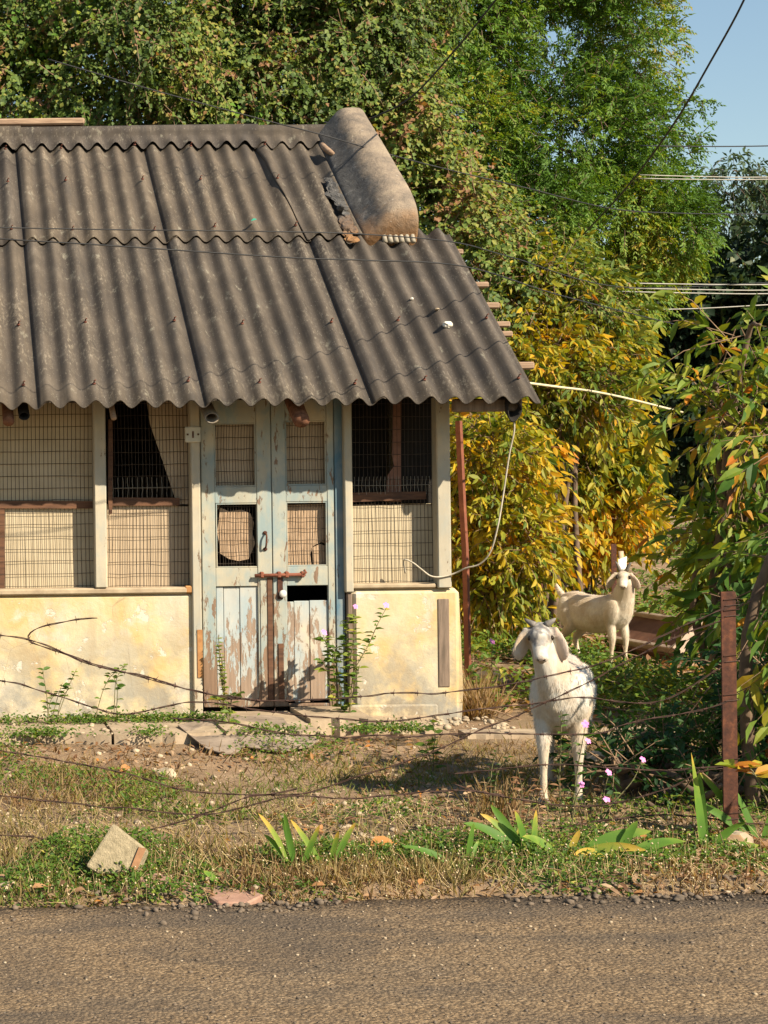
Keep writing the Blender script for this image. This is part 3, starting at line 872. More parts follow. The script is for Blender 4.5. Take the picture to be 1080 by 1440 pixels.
# hollow gutter pipe at the right corner
p = P(723, 578, EY + .06); m = MB(); n = 16; vs = []
for (yy, rr) in ((0, .06), (.5, .05), (.5, .04), (0, .05)):
    for k in range(n):
        ang = 2 * math.pi * k / n; w = 1 + .12 * math.sin(3 * ang + 1)
        vs.append((p.x + rr * .75 * w * math.cos(ang), p.y + yy, p.z + rr * 1.1 * w * math.sin(ang) + yy * SL * .8))
m.add(vs, [(a * n + k, a * n + (k + 1) % n, ((a + 1) % 4) * n + (k + 1) % n, ((a + 1) % 4) * n + k) for a in range(4) for k in range(n)], True)
m.build('pipe_end', M['inside'], house)
a = slope_pt(3.15, .12, -.10); m = MB(); m.box(3.1, 3.52, a.y - .04, a.y + .04, a.z - .05, a.z + .03, .01); m.build('eave_block', M['rawwood'], house)

# loose bits lying on the roof
def rock(name, c, r, mat, seed, sub=2, flat=.6, parent=None, **kw):
    rr = random.Random(seed); m = MB()
    m.ellipsoid((0, 0, 0), (1, 1, 1), None, 9, 6)
    off = Vector((rr.uniform(0, 50), rr.uniform(0, 50), rr.uniform(0, 50)))
    pts = np.array(m.v); d = .55 + .9 * fnoise(pts * .9 + np.array(off), 1.3, 2)
    rot = Matrix.Rotation(rr.uniform(0, 6.3), 3, 'Z')
    asp = (1.0, rr.uniform(.65, .95), flat)
    m.v = [tuple(Vector(c) + rot @ Vector((p[0] * k * r * asp[0], p[1] * k * r * asp[1], p[2] * k * r * asp[2]))) for p, k in zip(m.v, d)]
    m.sm = [False] * len(m.f)
    return m.build(name, mat, parent, **kw)
def on_roof(px, py):
    for i in range(400):
        y = EY + (RY - EY) * i / 400
        p = P(px, py, y)
        if p.z <= EZ + (y - EY) * SL: break
    return p + UN * (AMP + .015)
M['lime'] = simple('lime_chip', (.50, .46, .38), (.7, .66, .57), 30, .9, .4)
rock('stone', on_roof(629, 465), .038, M['lime'], 3, label='largest pale stone lying on the lower roof sheet', cat='stone')
rock('stone', on_roof(578, 428), .018, M['lime'], 4, label='small white stone on the roof left of the largest one', cat='stone')
rock('stone', on_roof(613, 443), .016, M['stone'], 5, label='tiny brownish stone on the roof just above the largest one', cat='stone')
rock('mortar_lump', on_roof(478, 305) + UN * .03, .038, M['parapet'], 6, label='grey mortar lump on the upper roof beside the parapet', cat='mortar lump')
pp = [on_roof(450, 218) + UN * .05, on_roof(458, 228) + UN * .06, on_roof(468, 233) + UN * .05]
m = MB(); m.tube(catmull(pp, 4), [.012, .022, .024, .024, .024, .024, .022, .018, .012][:9], 7)
m.build('broken_stick', M['lathwood'], None, label='short pale broken stick lying on roof by the parapet top', cat='stick')
m = MB(); g = on_roof(355, 325) + UN * .035
m.add([g + Vector((-.02, -.01, 0)), g + Vector((.02, -.012, .01)), g + Vector((.024, .012, .02)), g + Vector((-.012, .012, .012)), g + Vector((0, 0, .022))], [(0, 1, 4), (1, 2, 4), (2, 3, 4), (3, 0, 4), (3, 2, 1, 0)])
m.build('plastic_scrap', simple('green_plastic', (.02, .22, .15), (.04, .3, .2), 20, .5, 0), None, label='scrap of green plastic lying on the roof', cat='scrap')
m = MB(); a = P(-260, 172, RY); b = P(118, 172, RY)
m.box(a.x, b.x, RY - .09, RY + .10, b.z - .035, b.z + .02, .012)
m.build('plank', M['lathwood'], None, label='pale flat plank lying along the left end of the roof ridge', cat='plank')
# walkway in front of the house: cracked cement slabs
wk = bpy.data.objects.new('walkway', None); wk.location = (1.5, 10.6, BASE - .1); COL.objects.link(wk); tag(wk, kind='structure')
cuts = [-3.6, -2.2, -1.0, P(150, 1030, 10.6).x, P(300, 1030, 10.6).x, P(428, 1030, 10.6).x, P(520, 1030, 10.6).x, P(630, 1030, 10.6).x, P(740, 1030, 10.6).x, P(880, 1030, 10.6).x]
for i in range(len(cuts) - 1):
    x0, x1 = cuts[i] + .008, cuts[i + 1] - .008
    yf = 10.18 + _r.uniform(-.08, .08); top = BASE - .03 + _r.uniform(-.015, .01) - (.03 if i > 6 else 0)
    yb = 11.085
    if i == 5: yf, top = 10.45, BASE + .012
    if i == 4: top = BASE - .012
    if i >= 6: yf, top = 10.22, BASE - .055
    if i == 6: yf = 10.55
    n = 9; front = [(x0 + (x1 - x0) * k / n, yf + _r.uniform(-.05, .03) * (.25 if i > 5 else 1)) for k in range(n + 1)]
    poly = front + [(x1, yb), (x0, yb)]
    if i >= 7: poly = front + [(x1, 10.42), (x0, 10.42)]
    N = len(poly); m = MB()
    m.add([(a, b, top + .02 * (n2(np.array([a]), np.array([b]), 2)[0] - .5)) for a, b in poly] + [(a, b - .02, top - .2) for a, b in poly],
          [tuple(range(N)), tuple(range(2 * N - 1, N - 1, -1))] + [(k, k + N, (k + 1) % N + N, (k + 1) % N) for k in range(N)])
    m.build('slab', M['sill2'], wk)
# ------------------------------------------------------------------ foliage tools
def quad_leaves(Pn, D, N, L, W, fold=.18):
    """Folded rhombic leaves: 4 vertices, 2 triangles each."""
    D = nrm(D); S = nrm(np.cross(D, N)); N = np.cross(S, D)
    L = np.broadcast_to(np.asarray(L, float), (len(Pn),))[:, None]; W = np.broadcast_to(np.asarray(W, float), (len(Pn),))[:, None]
    mid = Pn + D * L * .45 + N * W * fold
    V = np.stack([Pn, mid + S * W * .5, Pn + D * L - N * L * .08, mid - S * W * .5], 1).reshape(-1, 3)
    i = np.arange(len(Pn))[:, None] * 4
    return V, [np.concatenate([i + np.array([[0, 1, 2]]), i + np.array([[0, 2, 3]])])]

def leaf8(Pn, D, N, L, W, fold=.22, droop=.18):
    D = nrm(D); S = nrm(np.cross(D, N)); N = np.cross(S, D)
    L = np.broadcast_to(np.asarray(L, float), (len(Pn),))[:, None]; W = np.broadcast_to(np.asarray(W, float), (len(Pn),))[:, None]
    def pt(t, s):
        return Pn + D * L * t + S * W * s + N * (abs(s) * W * fold - droop * L * t * t)
    V = np.stack([pt(.0, 0), pt(.28, .42), pt(.62, .42), pt(1, 0), pt(.62, -.42), pt(.28, -.42), pt(.30, 0), pt(.64, 0)], 1).reshape(-1, 3)
    i = np.arange(len(Pn))[:, None] * 8
    T = np.concatenate([i + np.array([q]) for q in ([0, 6, 1], [0, 5, 6], [2, 7, 3], [7, 4, 3])])
    Q = np.concatenate([i + np.array([q]) for q in ([1, 6, 7, 2], [6, 5, 4, 7])])
    return V, [T, Q]

LEAF_MESH = {}
def leaf_objects(parent, Pn, D, N, L, W, tint, mat, name='leaf', droop=.18):
    """Each leaf an object of its own, sharing one unit mesh per plant kind."""
    key = (mat.name, name, round(droop, 2))
    if key not in LEAF_MESH:
        V, polys = leaf8(np.zeros((1, 3)), np.array([[1., 0, 0]]), np.array([[0, 0, 1.]]), 1.0, 1.0, .22, droop)
        me = bpy.data.meshes.new(name)
        me.from_pydata(V.tolist(), [], [tuple(r) for p in polys for r in p.tolist()]); me.materials.append(mat)
        LEAF_MESH[key] = me
    me = LEAF_MESH[key]
    D = nrm(D); S = nrm(np.cross(N, D)); N = np.cross(D, S)
    base = root_of(parent)
    for i in range(len(Pn)):
        o = bpy.data.objects.new(name, me); COL.objects.link(o); o.parent = parent
        l, w = float(L[i]), float(W[i])
        a, b, c = D[i] * l, S[i] * w, N[i] * l
        q = Pn[i]
        o.matrix_local = Matrix(((a[0], b[0], c[0], q[0] - base.x), (a[1], b[1], c[1], q[1] - base.y), (a[2], b[2], c[2], q[2] - base.z), (0, 0, 0, 1)))
        o.color = (float(tint[i]), 0, 0, 1)

def blob_points(blobs, n, rng, shell=.5, lump=.35, lscale=2.2):
    w = np.array([(b[3] * b[4] * b[5]) ** .66 for b in blobs]); w /= w.sum()
    k = rng.choice(len(blobs), n, p=w)
    B = np.array(blobs)[k]
    d = nrm(rng.normal(size=(n, 3)))
    r = shell + (1 - shell) * rng.random(n) ** .7
    r = r * (1 - lump + 2 * lump * fnoise(d * lscale + k[:, None] * 7.7, 1.6, 2))
    return B[:, :3] + d * B[:, 3:6] * r[:, None], d, k

def sprays(o, a, Ls, nl, lL, lW, rng, droop=.35, ang=.9, ldroop=.35, tint=None, tj=.1, jit=.25, opposite=False, nup=.6):
    n = len(o); a = nrm(a)
    up = np.zeros((n, 3)); up[:, 2] = 1
    up = nrm(up * nup + rng.normal(size=(n, 3)) * .45)
    side = nrm(np.cross(a, up)); nor = np.cross(side, a)
    outP, outD, outN, outT, outL, outW = [], [], [], [], [], []
    Ls = np.broadcast_to(np.asarray(Ls, float), (n,))[:, None]
    for k in range(nl):
        t = .12 + .88 * k / max(nl - 1, 1)
        for sg in ((1, -1) if opposite and k < nl - 1 else ((1,) if k % 2 else (-1,))):
            p = o + a * Ls * t; p[:, 2] -= (droop * Ls * t * t)[:, 0]
            ax = a.copy(); ax[:, 2] -= 2 * droop * t; ax = nrm(ax)
            an = ang * (1 - .45 * t) if k < nl - 1 else .1
            d = ax * math.cos(an) + side * sg * math.sin(an) + rng.normal(size=(n, 3)) * jit
            d[:, 2] -= ldroop
            outP.append(p); outD.append(nrm(d)); outN.append(nrm(nor + rng.normal(size=(n, 3)) * .35))
            sz = (.75 + .5 * rng.random(n)) * (1 - .25 * abs(t - .5))
            outL.append(lL * sz); outW.append(lW * sz * (.85 + .3 * rng.random(n)))
            outT.append((tint if tint is not None else .5) + rng.normal(size=n) * tj)
    cat = np.concatenate
    return cat(outP), cat(outD), cat(outN), cat(outL), cat(outW), np.clip(cat(outT), 0, 1)

def twig_mesh(name, o, a, Ls, droop, mat, parent, r=.004, kind='stuff'):
    """Thin three-sided twigs, one per spray."""
    n = len(o); a = nrm(a); Ls = np.broadcast_to(np.asarray(Ls, float), (n,))[:, None]
    e1 = nrm(np.cross(a, np.array([[.3, .2, .93]]))); e2 = np.cross(a, e1)
    V = []
    for t, rr in ((-.25, 1.0), (.5, .8), (1.0, .3)):
        p = o + a * Ls * t; p[:, 2] -= (droop * Ls * t * abs(t))[:, 0]
        for g in range(3):
            V.append(p + e1 * (r * rr * math.cos(g * 2.094)) + e2 * (r * rr * math.sin(g * 2.094)))
    V = np.stack(V, 1).reshape(-1, 3)
    i = np.arange(n)[:, None] * 9
    Q = np.concatenate([i + np.array([[s * 3 + g, s * 3 + (g + 1) % 3, s * 3 + 3 + (g + 1) % 3, s * 3 + 3 + g]]) for s in (0, 1) for g in range(3)])
    return mesh_np(name, V, [Q], mat, parent, kind=kind)

def limbs(parent, base, ends, mat, r0=.1, seed=0, forks=2, name='trunk'):
    r = random.Random(seed); m = MB(); base = Vector(base)
    fork = base + (sum((Vector(e) for e in ends), Vector()) / len(ends) - base) * .33 + Vector((r.uniform(-.1, .1), r.uniform(-.1, .1), 0))
    m.tube(catmull([base - Vector((0, 0, .3)), base.lerp(fork, .5) + Vector((r.uniform(-.06, .06), 0, 0)), fork], 4), [r0 * 1.15 - r0 * .045 * i for i in range(9)], 9)
    tr = m.build(name, mat, parent)
    m = MB()
    for e in ends:
        e = Vector(e); mid = fork.lerp(e, .45) + Vector((r.uniform(-.25, .25), r.uniform(-.25, .25), r.uniform(-.1, .25))); e = fork.lerp(e, .82)
        c = catmull([fork - Vector((0, 0, .05)), mid, e], 4)
        m.tube(c, [r0 * .5 * (1 - .85 * i / (len(c) - 1)) + .006 for i in range(len(c))], 7)
        for q in range(forks):
            s = c[r.randint(2, len(c) - 3)]; d = (e - fork).length * r.uniform(.15, .28)
            e2 = s + Vector((r.uniform(-1, 1), r.uniform(-1, 1), r.uniform(-.2, .9))).normalized() * d
            cc = catmull([s, s.lerp(e2, .5) + Vector((0, 0, .08 * d)), e2], 3)
            m.tube(cc, [r0 * .28 * (1 - .8 * i / (len(cc) - 1)) + .004 for i in range(len(cc))], 5)
    m.build('branch', mat, tr)
    return tr

def blob_px(px, py, y, rpx, rpy, ry):
    """Crown lobe seen at pixel (px,py) with half sizes in pixels, standing at depth y."""
    c = P(px, py, y); k = y / F_PX
    return (c.x, c.y, c.z, rpx * k, ry, rpy * k)

# ------------------------------------------------------------------ trees smothered in creeper behind the house
def creeper_tree(loc_px, y, blobs, n, seed, label, ramp='creeper', leaf=(.062, .052), tint=.34, bright=.04, trunk_r=.12):
    rng = np.random.default_rng(seed)
    cx = P(loc_px, 800, y).x
    g = H1(cx, y)
    t = thing('creeper_covered_tree', (cx, y, g), label, 'tree', 'creeper covered trees behind the house')
    o, d, k = blob_points(blobs, n, rng, .55, .42, 2.9)
    cl = fnoise(o, 1.1, 3)
    keep = (o[:, 2] > g + .05) & (rng.random(n) < np.clip((fnoise(o + 31, 1.5, 2) - .36) * 5.5, .04, 1))
    o, d, cl = o[keep], d[keep], cl[keep]
    a = d * .55 + rng.normal(size=d.shape) * .6; a[:, 2] -= .3
    tn = tint + .19 + (cl - .5) * .9 + (rng.random(len(o)) < .07) * .45
    Pn, D, N, L, W, T = sprays(o, a, .22 + .16 * rng.random(len(o)), 9, leaf[0], leaf[1], rng, .3, 1.0, .35, tn, .14, .4)
    N = nrm(N * .55 + np.repeat(d, 1, 0)[np.tile(np.arange(len(o)), len(Pn) // len(o))] * .7 + np.array([[.4, -.6, .5]]))
    V, polys = quad_leaves(Pn, D, N, L, W)
    mesh_np('foliage', V, polys, ML[ramp], t, tint=np.repeat(T, 4), kind='stuff')
    sel = rng.random(len(o)) < .3
    twig_mesh('twigs', o[sel], a[sel], .35, .3, M['drytwig'], t, .006)
    ends = [b[:3] for b in sorted(blobs, key=lambda b: -b[5])[:6]]
    limbs(t, (cx, y, g), ends, M['bark'], trunk_r, seed)
    if bright:
        nb = int(len(o) * bright)
        ix = rng.choice(len(o), nb, p=(w := np.clip(fnoise(o + 90, .9, 2) - .55, 0, 1) + 1e-4) / w.sum())
        ob = o[ix] + d[ix] * .15
        ab = d[ix] * .3 + rng.normal(size=(nb, 3)) * .4 - np.array([[0, 0, .8]])
        Pn, D, N, L, W, T = sprays(ob, ab, .35, 6, .075, .065, rng, .3, 1.0, .5, None, .25, .4)
        N = nrm(N * .4 + np.array([[.2, -.8, .3]]))
        V, polys = quad_leaves(Pn, D, N, L, W)
        mesh_np('creeper', V, polys, ML['bright'], t, tint=np.repeat(T, 4), kind='stuff')
    return t
b = blob_px
creeper_tree(120, 19.5, [b(-330, 60, 20, 200, 260, 1.8), b(-120, 110, 20, 170, 220, 1.6), b(60, 120, 19.5, 130, 200, 1.5), b(180, 95, 19, 120, 190, 1.4), b(110, 40, 20, 90, 90, 1.2), b(300, 120, 19.3, 110, 210, 1.4), b(150, 300, 19.5, 280, 180, 1.2)], 17000, 11,
             'dark creeper covered tree behind the long end of the roof ridge')
creeper_tree(330, 20.2, [b(290, 10, 20.6, 130, 130, 1.4), b(380, 60, 20, 140, 200, 1.5), b(460, 140, 19.6, 110, 200, 1.3), b(430, -60, 21, 150, 120, 1.5), b(370, 320, 20, 230, 200, 1.2)], 14000, 12,
             'creeper covered tree with brighter green vines above the middle of the ridge', bright=.09)
creeper_tree(520, 19.2, [b(520, 90, 19.8, 75, 190, 1.2), b(560, 240, 19.2, 75, 170, 1.1), b(610, 350, 18.6, 75, 150, 1.0), b(560, -20, 20.4, 80, 110, 1.1), b(670, 430, 18.2, 75, 150, 1.0), b(740, 430, 18.6, 75, 110, 1.0), b(690, 560, 18.4, 100, 170, .9), b(800, 460, 19.2, 70, 90, .9)], 17500, 13,
             'creeper covered tree sloping down beside the cement gable parapet', tint=.42, bright=.02)
creeper_tree(20, 24.5, [b(20, 10, 25, 90, 90, 1.6), b(-60, -40, 25, 150, 120, 2), b(110, -40, 25, 110, 80, 1.6)], 3000, 14,
             'thin topped tree showing sky between its leaves at the upper left', 'neem', (.07, .035), .35, 0, .1)

# ------------------------------------------------------------------ neem tree
def frond_tree(name, loc_px, y, blobs, n, seed, label, ramp, frond, npair, lL, lW, tint, cat='tree', droop=.45, trunk_r=.16, bark='bark', keepbias=.30, sun_top=.25, hang=.25, tj=.09):
    rng = np.random.default_rng(seed)
    cx = P(loc_px, 800, y).x; g = H1(cx, y)
    t = thing(name, (cx, y, g), label, cat)
    o, d, k = blob_points(blobs, n, rng, .42, .34, 2.4)
    cl = fnoise(o, .9, 3)
    keep = (rng.random(n) < np.clip((fnoise(o + 13, 1.15, 2) - keepbias) * 4.2, .03, 1)) & (o[:, 2] > g + .1)
    o, d, cl = o[keep], d[keep], cl[keep]
    a = d * .8 + rng.normal(size=d.shape) * .55; a[:, 2] += .1 - hang
    tn = tint + (cl - .5) * 1.0
    Pn, D, N, L, W, T = sprays(o, a, frond * (.7 + .6 * rng.random(len(o))), npair, lL, lW, rng, droop, .95, .3, tn, tj, .18, True)
    V, polys = quad_leaves(Pn, D, N, L, W)
    mesh_np('crown', V, polys, ML[ramp], t, tint=np.repeat(T, 4), kind='stuff')
    sel = rng.random(len(o)) < .35
    twig_mesh('twigs', o[sel], a[sel], frond, droop, M['bark'], t, .006)
    ends = [bb[:3] for bb in blobs[:9]]
    limbs(t, (cx, y, g), ends, M[bark], trunk_r, seed, 3)
    return t
frond_tree('neem_tree', 850, 24, [b(640, 70, 24, 110, 120, 1.5), b(780, 40, 24.5, 130, 130, 1.6), b(880, 60, 24, 65, 110, 1.2), b(900, 190, 24, 75, 80, 1.0), b(780, 200, 23.6, 140, 110, 1.4), b(660, 200, 23.4, 100, 110, 1.2), b(860, 300, 23.6, 120, 80, 1.2), b(740, 320, 23, 110, 80, 1.1), b(930, 330, 23.4, 70, 80, 1.0), b(700, -70, 24.5, 170, 110, 1.8), b(850, -70, 24.5, 95, 90, 1.5), b(850, 410, 23.4, 90, 70, .9), b(570, 20, 24.5, 80, 120, 1.2)], 27000, 21,
           'tall neem tree with feathery green leaves against the sky', 'neem', .21, 6, .072, .026, .63, droop=.3, hang=.05)
# trees to the right
frond_tree('mango_tree', 1030, 34, [b(1030, 262, 34, 42, 40, 1.0), b(1010, 300, 34, 40, 45, .9), b(1055, 305, 34, 35, 40, .9), b(1040, 360, 34, 60, 50, 1.0), b(1110, 300, 34, 60, 70, 1.2)], 1900, 22,
           'small distant tree with drooping leaves and a forked pale trunk', 'distant', .36, 4, .17, .05, .45, droop=.9, trunk_r=.12, bark='palebark', hang=.6)
frond_tree('broadleaf_tree', 1040, 27, [b(1040, 370, 27, 70, 60, 1.2), b(960, 420, 27.5, 75, 60, 1.2), b(1060, 450, 27, 90, 80, 1.2), b(950, 510, 28, 100, 80, 1.2), b(1120, 380, 27, 80, 100, 1.4), b(1010, 590, 27, 130, 90, 1.2), b(1090, 560, 27, 110, 90, 1.2)], 4200, 23,
           'dark tree with round pale leaves standing behind the power lines', 'dark', .3, 4, .14, .12, .36, droop=.5, trunk_r=.12, tj=.17, keepbias=.26)
frond_tree('shade_tree', 900, 31, [b(890, 500, 31, 90, 80, 1.4), b(960, 600, 31, 110, 100, 1.4), b(850, 620, 31, 120, 110, 1.4), b(1000, 480, 32, 110, 80, 1.4), b(800, 520, 32, 110, 110, 1.4), b(1080, 640, 31, 110, 110, 1.4)], 4200, 24,
           'dark shaded tree in the gap behind the orange leaved shrubs', 'dark', .35, 4, .15, .09, .25, droop=.5, trunk_r=.14, keepbias=.2)
# a far wood closing the view
rng = np.random.default_rng(5)
nf = 26000
fxx = rng.uniform(-25, 60, nf); fyy = 48 + 6 * rng.random(nf)
top = 4.6 + 2.0 * n2(fxx, fxx * 0 + 3, .12, 3) + .8 * n2(fxx, fxx * 0, .7, 2)
o = np.stack([fxx, fyy, .8 + top * rng.random(nf) ** .8], 1)
dd = nrm(rng.normal(size=(nf, 3)) + np.array([[0, -1, .2]]))
V, polys = quad_leaves(o, nrm(rng.normal(size=(nf, 3)) - np.array([[0, 0, .5]])), dd, .55 + .3 * rng.random(nf), .4)
mesh_np('far_wood', V, polys, ML['distant'], None, tint=np.repeat(np.clip(.35 + (fnoise(o, .5, 2) - .5) * 1.2 + rng.normal(size=nf) * .1, 0, 1), 4), kind='stuff')

# ------------------------------------------------------------------ shrubs with separate leaves
def leafy_shrub(name, loc_px, y, blobs, n, seed, label, ramp, lL, lW, tint, nl=7, spray=.34, cat='shrub', group=None, n_single=260, droop=.35, ldroop=.45, ymin=None, stems=5, keepbias=.25, opposite=False, single_name='leaf', base=None, tj=.13, ang=.95, clumpy=.9):
    rng = np.random.default_rng(seed)
    cx = P(loc_px, 800, y).x; g = H1(cx, y)
    t = thing(name, (cx, y, g), label, cat, group)
    o, d, k = blob_points(blobs, n, rng, .45, .32, 2.3)
    cl = fnoise(o, 1.6, 3)
    keep = (rng.random(n) < np.clip((fnoise(o + 5, 1.5, 2) - keepbias) * 4.5, .05, 1)) & (o[:, 2] > g + .12)
    o, d, cl = o[keep], d[keep], cl[keep]
    a = d * .75 + rng.normal(size=d.shape) * .45; a[:, 2] += .12
    Ls = spray * (.7 + .6 * rng.random(len(o)))
    Pn, D, N, L, W, T = sprays(o, a, Ls, nl, lL, lW, rng, droop, ang, ldroop, tint + (cl - .5) * clumpy, tj, .28, opposite)
    # the leaves that show largest: nearest to the camera side and outermost
    near = Pn[:, 1] + rng.random(len(Pn)) * .25
    order = np.argsort(near)
    infr = (Pn[order, 0] / Pn[order, 1] * F_PX + PX0 < 1095) & (Pn[order, 0] / Pn[order, 1] * F_PX + PX0 > -10)
    single = order[infr][:n_single]
    mask = np.ones(len(Pn), bool); mask[single] = False
    V, polys = leaf8(Pn[mask], D[mask], N[mask], L[mask], W[mask])
    mesh_np('foliage', V, polys, ML[ramp], t, tint=np.repeat(T[mask], 8), kind='stuff')
    if n_single: leaf_objects(t, Pn[single], D[single], N[single], L[single], W[single], T[single], MLO[ramp], single_name)
    twig_mesh('twigs', o, a, Ls, droop, M['drytwig'], t, .0045)
    r = random.Random(seed); m = MB()
    for bb in blobs[:stems + 4]:
        e = Vector(bb[:3]); s = Vector((cx + r.uniform(-.3, .3), y + r.uniform(-.2, .2), g - .1))
        c = catmull([s, s.lerp(e, .5) + Vector((r.uniform(-.2, .2), r.uniform(-.1, .1), .15)), e, e + Vector((bb[3] * r.uniform(-.5, .5), -bb[4] * .4, bb[5] * .5))], 4)
        m.tube(c, [.032 * (1 - .8 * i / (len(c) - 1)) + .004 for i in range(len(c))], 6)
    m.build('stems', M['bark'], t, kind='stuff')
    return t
GY_ = 'yellowing shrubs beside the house'
leafy_shrub('yellowing_shrub', 690, 16.6, [b(690, 640, 16.4, 70, 75, .7), b(700, 760, 16.2, 70, 80, .7), b(665, 700, 16.6, 50, 100, .6), b(690, 830, 16.2, 50, 30, .5)], 1500, 31,
            'orange and green shrub right behind the red iron pole', 'yellow', .115, .045, .60, group=GY_)
leafy_shrub('yellowing_shrub', 800, 20.4, [b(790, 640, 20.2, 90, 70, .8), b(770, 720, 20.2, 80, 65, .7), b(840, 690, 20.4, 70, 85, .8), b(800, 765, 20.3, 70, 32, .5), b(855, 640, 20.4, 40, 60, .6), b(730, 690, 20.2, 60, 80, .7)], 2300, 32,
            'brightest orange shrub hanging over the two thin fence posts', 'yellow', .14, .055, .58, group=GY_)
leafy_shrub('yellowing_shrub', 760, 17.9, [b(740, 520, 17.6, 80, 70, .8), b(800, 550, 17.6, 80, 60, .8), b(700, 560, 17.4, 60, 60, .7), b(840, 520, 18, 45, 60, .7)], 1400, 33,
            'tall yellow shrub rising beside the lower edge of the roof', 'yellow', .115, .045, .37, group=GY_)
leafy_shrub('yellowing_shrub', 790, 18.2, [b(760, 400, 18, 50, 45, .6), b(800, 430, 18, 65, 50, .7), b(740, 450, 18, 60, 50, .6), b(840, 470, 18.4, 40, 45, .6)], 800, 34,
            'topmost orange tinged shrub in front of the neem tree', 'yellow', .11, .04, .31, group=GY_, spray=.42)
GG = 'green shrubs on the right behind the wire fence'
leafy_shrub('green_shrub', 1060, 11.6, [b(1050, 480, 11.5, 45, 40, .4), b(1100, 520, 11.5, 60, 65, .5), b(1010, 560, 11.6, 45, 35, .4), b(1065, 600, 11.4, 65, 45, .5), b(1150, 470, 11.7, 60, 80, .4), b(1170, 600, 11.8, 60, 90, .4)], 250, 41,
            'tall green shrub with long pointed leaves and some orange tips', 'green', .140, .048, .66, nl=9, ldroop=.25, group=GG, n_single=300, spray=.48, clumpy=.7, keepbias=.34)
leafy_shrub('green_shrub', 1050, 12.0, [b(1010, 660, 12.0, 45, 45, .4), b(1050, 725, 11.8, 60, 55, .5), b(1000, 745, 12.0, 35, 35, .4), b(1095, 770, 11.6, 55, 55, .4), b(1045, 800, 11.9, 35, 35, .3), b(1150, 700, 11.8, 60, 90, .4)], 350, 42,
            'dark green shrub overhanging the back goat and the wooden tray', 'green', .135, .047, .54, nl=9, ldroop=.35, group=GG, n_single=300, spray=.46, clumpy=.7, keepbias=.33)
leafy_shrub('green_shrub', 1150, 8.2, [b(1125, 700, 8.2, 40, 50, .3), b(1135, 790, 8.1, 35, 50, .3), b(1180, 640, 8.2, 70, 80, .4), b(1220, 790, 8.0, 80, 130, .4), b(1200, 900, 8.0, 45, 60, .3), b(1250, 950, 7.9, 80, 110, .4)], 115, 43,  # lobes right of the view added to shade the ground by the post
            'nearest leafy shrub with broad yellow green leaves beside the iron post', 'green', .135, .05, .66, nl=7, group=GG, n_single=240, spray=.42, clumpy=.6)
# pinnate undershrubs low on the right
GC = 'feathery undershrubs in the shade at the right'
leafy_shrub('feathery_undershrub', 960, 9.2, [b(960, 1040, 9.0, 60, 26, .45), b(920, 1080, 8.9, 50, 28, .45), b(990, 1075, 8.8, 60, 40, .45), b(1015, 1030, 9.2, 45, 35, .4), b(945, 1125, 8.6, 60, 35, .4)], 300, 51,
            'feathery leaved bush in the shade between front goat and iron post', 'cassia', .055, .020, .58, nl=9, group=GC, n_single=0, spray=.24, opposite=True, ldroop=.12, droop=.3, tj=.1, ang=1.25)
leafy_shrub('feathery_undershrub', 1060, 8.9, [b(1060, 950, 8.9, 60, 60, .4), b(1075, 1040, 8.7, 60, 60, .4), b(1120, 1000, 8.7, 80, 110, .5), b(1060, 1120, 8.4, 60, 50, .35)], 260, 52,
            'feathery leaved bush standing right of the rusty iron post', 'cassia', .058, .021, .50, nl=9, group=GC, n_single=0, spray=.26, opposite=True, ldroop=.12, droop=.3, tj=.1, ang=1.25)
leafy_shrub('feathery_undershrub', 880, 8.6, [b(870, 1085, 8.5, 50, 35, .3), b(930, 1140, 8.3, 70, 35, .3), b(985, 1120, 8.3, 60, 45, .3)], 170, 53,
            'low dark undergrowth bush behind the strap leaved lilies', 'cassia', .055, .02, .28, nl=9, group=GC, n_single=0, spray=.24, opposite=True, ldroop=.12, droop=.3, tj=.1, ang=1.25)
leafy_shrub('green_shrub', 1120, 10.6, [b(1110, 880, 10.6, 60, 50, .4), b(1060, 860, 10.8, 40, 35, .4), b(1190, 850, 10.4, 110, 130, .5)], 170, 44,
            'green shrub low behind the top of the rusty iron post', 'green', .13, .05, .45, nl=7, group=GG, n_single=120)
# ------------------------------------------------------------------ goats
s = NT('goat_coat')
at = s.n('ShaderNodeAttribute', attribute_name='coat')
c = s.mix(s.ramp(s.noise(1, 4, .6, (60, 60, 14)), [(.4, 0.0), (.75, .32)]), at.outputs['Color'], (.38, .29, .19))
c = s.mix(s.ramp(s.noise(1, 5, .65, (11, 11, 6)), [(.48, 0.0), (.66, .5)]), c, (.36, .25, .15))
s.base(c); s.rough(.75); s.bump(s.noise(1, 4, .6, (150, 150, 40)), .45, .004)
s.b.inputs['Sheen Weight'].default_value = .15
M['coat'] = s.m
M['horn'] = simple('goat_horn', (.11, .10, .09), (.24, .21, .18), 40, .6, .3)
M['hoof'] = simple('goat_hoof', (.12, .10, .08), (.24, .2, .15), 40, .6, .2)
M['eye'] = simple('goat_eye', (.012, .009, .006), (.03, .02, .012), 40, .12, 0)
M['nose'] = simple('goat_nose', (.16, .10, .085), (.27, .17, .14), 60, .5, .3)

def frame(h, upish):
    h = Vector(h).normalized(); sd = Vector(upish).cross(h).normalized(); u = h.cross(sd).normalized()
    return h, u, sd          # nose, up, animal's left

